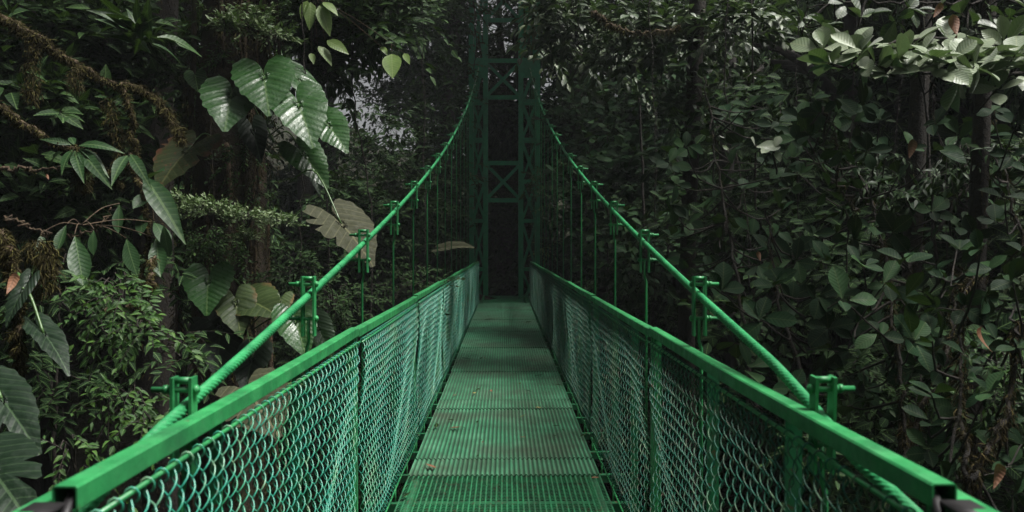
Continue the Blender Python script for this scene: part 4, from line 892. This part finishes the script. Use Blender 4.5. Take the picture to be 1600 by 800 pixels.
hanging_tree('light small leaved bush glimpsed at the right edge', ((1640, 500, 7.5), (1600, 360, 7.5)), [(1588, 330, 7.2, (16, 50), .3, 40), (1592, 240, 7.2, (12, 30), .3, 20), (1590, 430, 7, (14, 30), .3, 16)], .06, T_OVATE, L_TUFT, 40, length=.16)
leafy('leafy_vine', 'small glossy leaved vine mixed into the shrub right of the first right clamp', 'vine', [(1345, 575, 4.8, (46, 50), .3, 26), (1290, 690, 4.2, (30, 30), .2, 10)], .06, T_OVATE, L_MID, 8, .22, seed=51, out=(-.1, -.5, -.3), face=(0, -.5, 0))
leafy('leafy_vine', 'light small leaved vine creeping over the shrub at the lower right edge', 'vine', [(1575, 560, 4.1, (34, 60), .3, 26), (1440, 610, 4.4, (40, 30), .3, 14)], .045, T_OVATE, L_SMALL, 8, .16, seed=52, out=(-.1, -.5, -.3), face=(0, -.5, 0))
leafy('leafy_vine', 'drooping narrow leaved creeper in the black gap under the pale branch', 'vine', [(1500, 240, 5.9, (50, 40), .3, 22), (1380, 270, 6.0, (40, 50), .3, 16)], .08, T_LANCE, L_LANCE, 7, .26, seed=53, out=(-.1, -.4, -.5), face=(0, -.5, 0))
# trunks and hanging moss in the right gloom
for k, (px, Y, top, bot, rd, lb) in enumerate([(1440, 6.6, -300, 1200, .065, 'dark mossy trunk behind the middle rounded leaf shrub on the right'), (1545, 5.6, -300, 1200, .05, 'reddish brown trunk behind the shrub at the right edge'), (1085, 9.5, -300, 900, .08, 'slim dark trunk behind the right clamps')]):
    r = np.random.default_rng(70 + k); A_ = at(px, top, Y); gzz = float(ground_h(A_[0], Y)); p = thing('slender_tree', lb, 'tree', (A_[0], Y, gzz)); H = A_[2] - gzz + 2
    v, q = big_trunk(H, rd * 1.3, 30 + k, 16, 50, (.08, 0)); MB().add(v, q).build('trunk', BARK_DK, p)
    mo = MB(); zz = np.linspace(H * .3, H, 30); P = np.stack([.08 * np.sin(zz * .5), np.full(30, -.02), zz], -1); tufts(mo, P, rd * 1.35, 4000, .07, .9, .0025, r); mo.build('moss', MOSS_D, p)
    LV = Leaves(); sprays(LV, np.array([0, 0, H]) + r.normal(size=(120, 3)) * [.9, .9, .6], rdir(120, .1, r), .16, 8, .4, r); LV.into(MB(), T_OVATE, k).build('crown', L_DARK, p)
# lianas
r = np.random.default_rng(90)
for k in range(12):
    px = [470, 505, 560, 655, 1000, 1150, 1350, 1410, 1475, 1530, 330, 1255][k]; Y = r.uniform(6.5, 9.5); P = pxpath([(px, -200, Y), (px + r.uniform(-20, 20), 120, Y), (px + r.uniform(-26, 26), 380, Y), (px + r.uniform(-20, 20), 700, Y)], 40, .01, k); o = P[0]
    m_ = MB(); tube(m_, P - o, r.uniform(.003, .007), 5); tufts(m_, P - o, .012, 500, .05, .8, .0025, r)
    lo = m_.build('liana', BARK_DK, None, loc=o); tag(lo, 'thin woody liana hanging straight down through the dark foliage', 'liana', 'lianas hanging through the foliage')
# dry leaves caught in the foliage
dry = leaf_tpl('ovate', 1, .5, 6, .7, 1.6); dry_me = MB().add(dry[0], dry[1], uv=dry[2]).mesh('dry_leaf', L_DRY)
for (px, py, Y, sz, lb) in [(1488, 20, 4.6, .11, 'curled brown dry leaf caught high in the pale branch'), (1470, 2, 4.6, .08, 'crumpled brown dry leaf at the top edge above the pale branch'), (1497, 52, 4.6, .1, 'brown dry leaf hanging from the pale branch'), (1426, 215, 4.8, .1, 'reddish dry leaf dangling in the dark under the pale branch'),
                           (1568, 725, 2.9, .075, 'curled brown dry leaf over the right handrail end'), (1540, 508, 3.8, .1, 'wide rusty dry leaf among the shrub leaves at the right edge'), (30, 425, 3.6, .08, 'hanging reddish brown dry leaf beside the moss strands on the left'), (1185, 392, 4.9, .05, 'tiny rusty leaf in the right thicket near the clamp'), (77, 272, 4.9, .03, 'tiny orange leaf near the rosette of narrow leaves')]:
    o = link(dry_me, 'dry_leaf', None, at(px, py, Y), (R(-70), random.uniform(-.5, .5), random.uniform(-1, 1)), (sz,) * 3); tag(o, lb, 'leaf')
# leaves lying on the deck
fl = leaf_tpl('ovate', 1, .42, 4, .25, -.25); flm = {m_.name: MB().add(fl[0], fl[1], uv=fl[2]).mesh('fallen_leaf', m_) for m_ in (L_YEL, L_DRY, L_DARK)}
r = np.random.default_rng(3)
def deckpos(px, py):
    Y = F * (CAMZ - .012) / (py - VY); return ((px - VX) / F * Y, Y, .021)
for (px, py, mt, sz, lb) in [(811, 655, L_YEL, .075, 'pale yellow fallen leaf alone in the middle of the deck sheet'), (744, 615, L_YEL, .07, 'yellow fallen leaf left of the deck middle'), (836, 638, L_YEL, .06, 'yellow fallen leaf lying on the seam of the deck sheets'), (812, 602, L_YEL, .05, 'tiny yellow leaf farther up the deck'),
                           (700, 671, L_DRY, .11, 'long reddish dry leaf near the left edge of the deck'), (698, 658, L_DARK, .08, 'dark wet leaf by the left edge of the deck'), (681, 671, L_DARK, .09, 'dark leaf at the very left edge of the deck'), (832, 614, L_DARK, .09, 'dark fallen leaf right of the deck middle'),
                           (868, 683, L_DARK, .06, 'dark leaf specks near the right edge of the deck'), (862, 668, L_DARK, .07, 'dark wet leaf near the right side of the lit deck sheet'), (708, 620, L_DRY, .06, 'small brown leaf near the left side far up the deck'), (735, 562, L_DARK, .12, 'dark leaf on the shaded sheet left of the deck middle'), (850, 586, L_DARK, .12, 'dark leaf patch on the shaded sheet on the right'),
                           (866, 602, L_DARK, .09, 'dark leaf close to the right edge of the shaded sheet'), (755, 500, L_DARK, .2, 'dark wet leaf near the far end of the deck on the left'), (820, 505, L_DARK, .16, 'dark wet leaf near the far end of the deck on the right'), (682, 735, L_DRY, .1, 'brown leaf scrap on the near overlap of the deck sheets')]:
    o = link(flm[mt.name], 'fallen_leaf', None, deckpos(px, py), (r.normal() * .12, r.normal() * .12, r.uniform(0, 6.28)), (sz,) * 3); tag(o, lb, 'leaf')

# scraps of litter scattered on the deck
r = np.random.default_rng(12)
for k in range(34):
    Y = 4.7 * (18 / 4.7) ** r.uniform(0, 1); mt = (L_DARK, L_DRY, L_DARK, L_DARK)[k % 4]; x = r.uniform(.1, .58) * r.choice([-1, 1])
    o = link(flm[mt.name], 'fallen_leaf', None, (x, Y, .017), (r.normal() * .2, r.normal() * .2, r.uniform(0, 6.28)), (r.uniform(.03, .075),) * 3)
    dk = mt is L_DARK; tag(o, f'small {"dark wet" if dk else "dry brown"} leaf scrap lying on the green deck', 'leaf', f'{"dark wet" if dk else "dry brown"} leaf scraps on the deck')
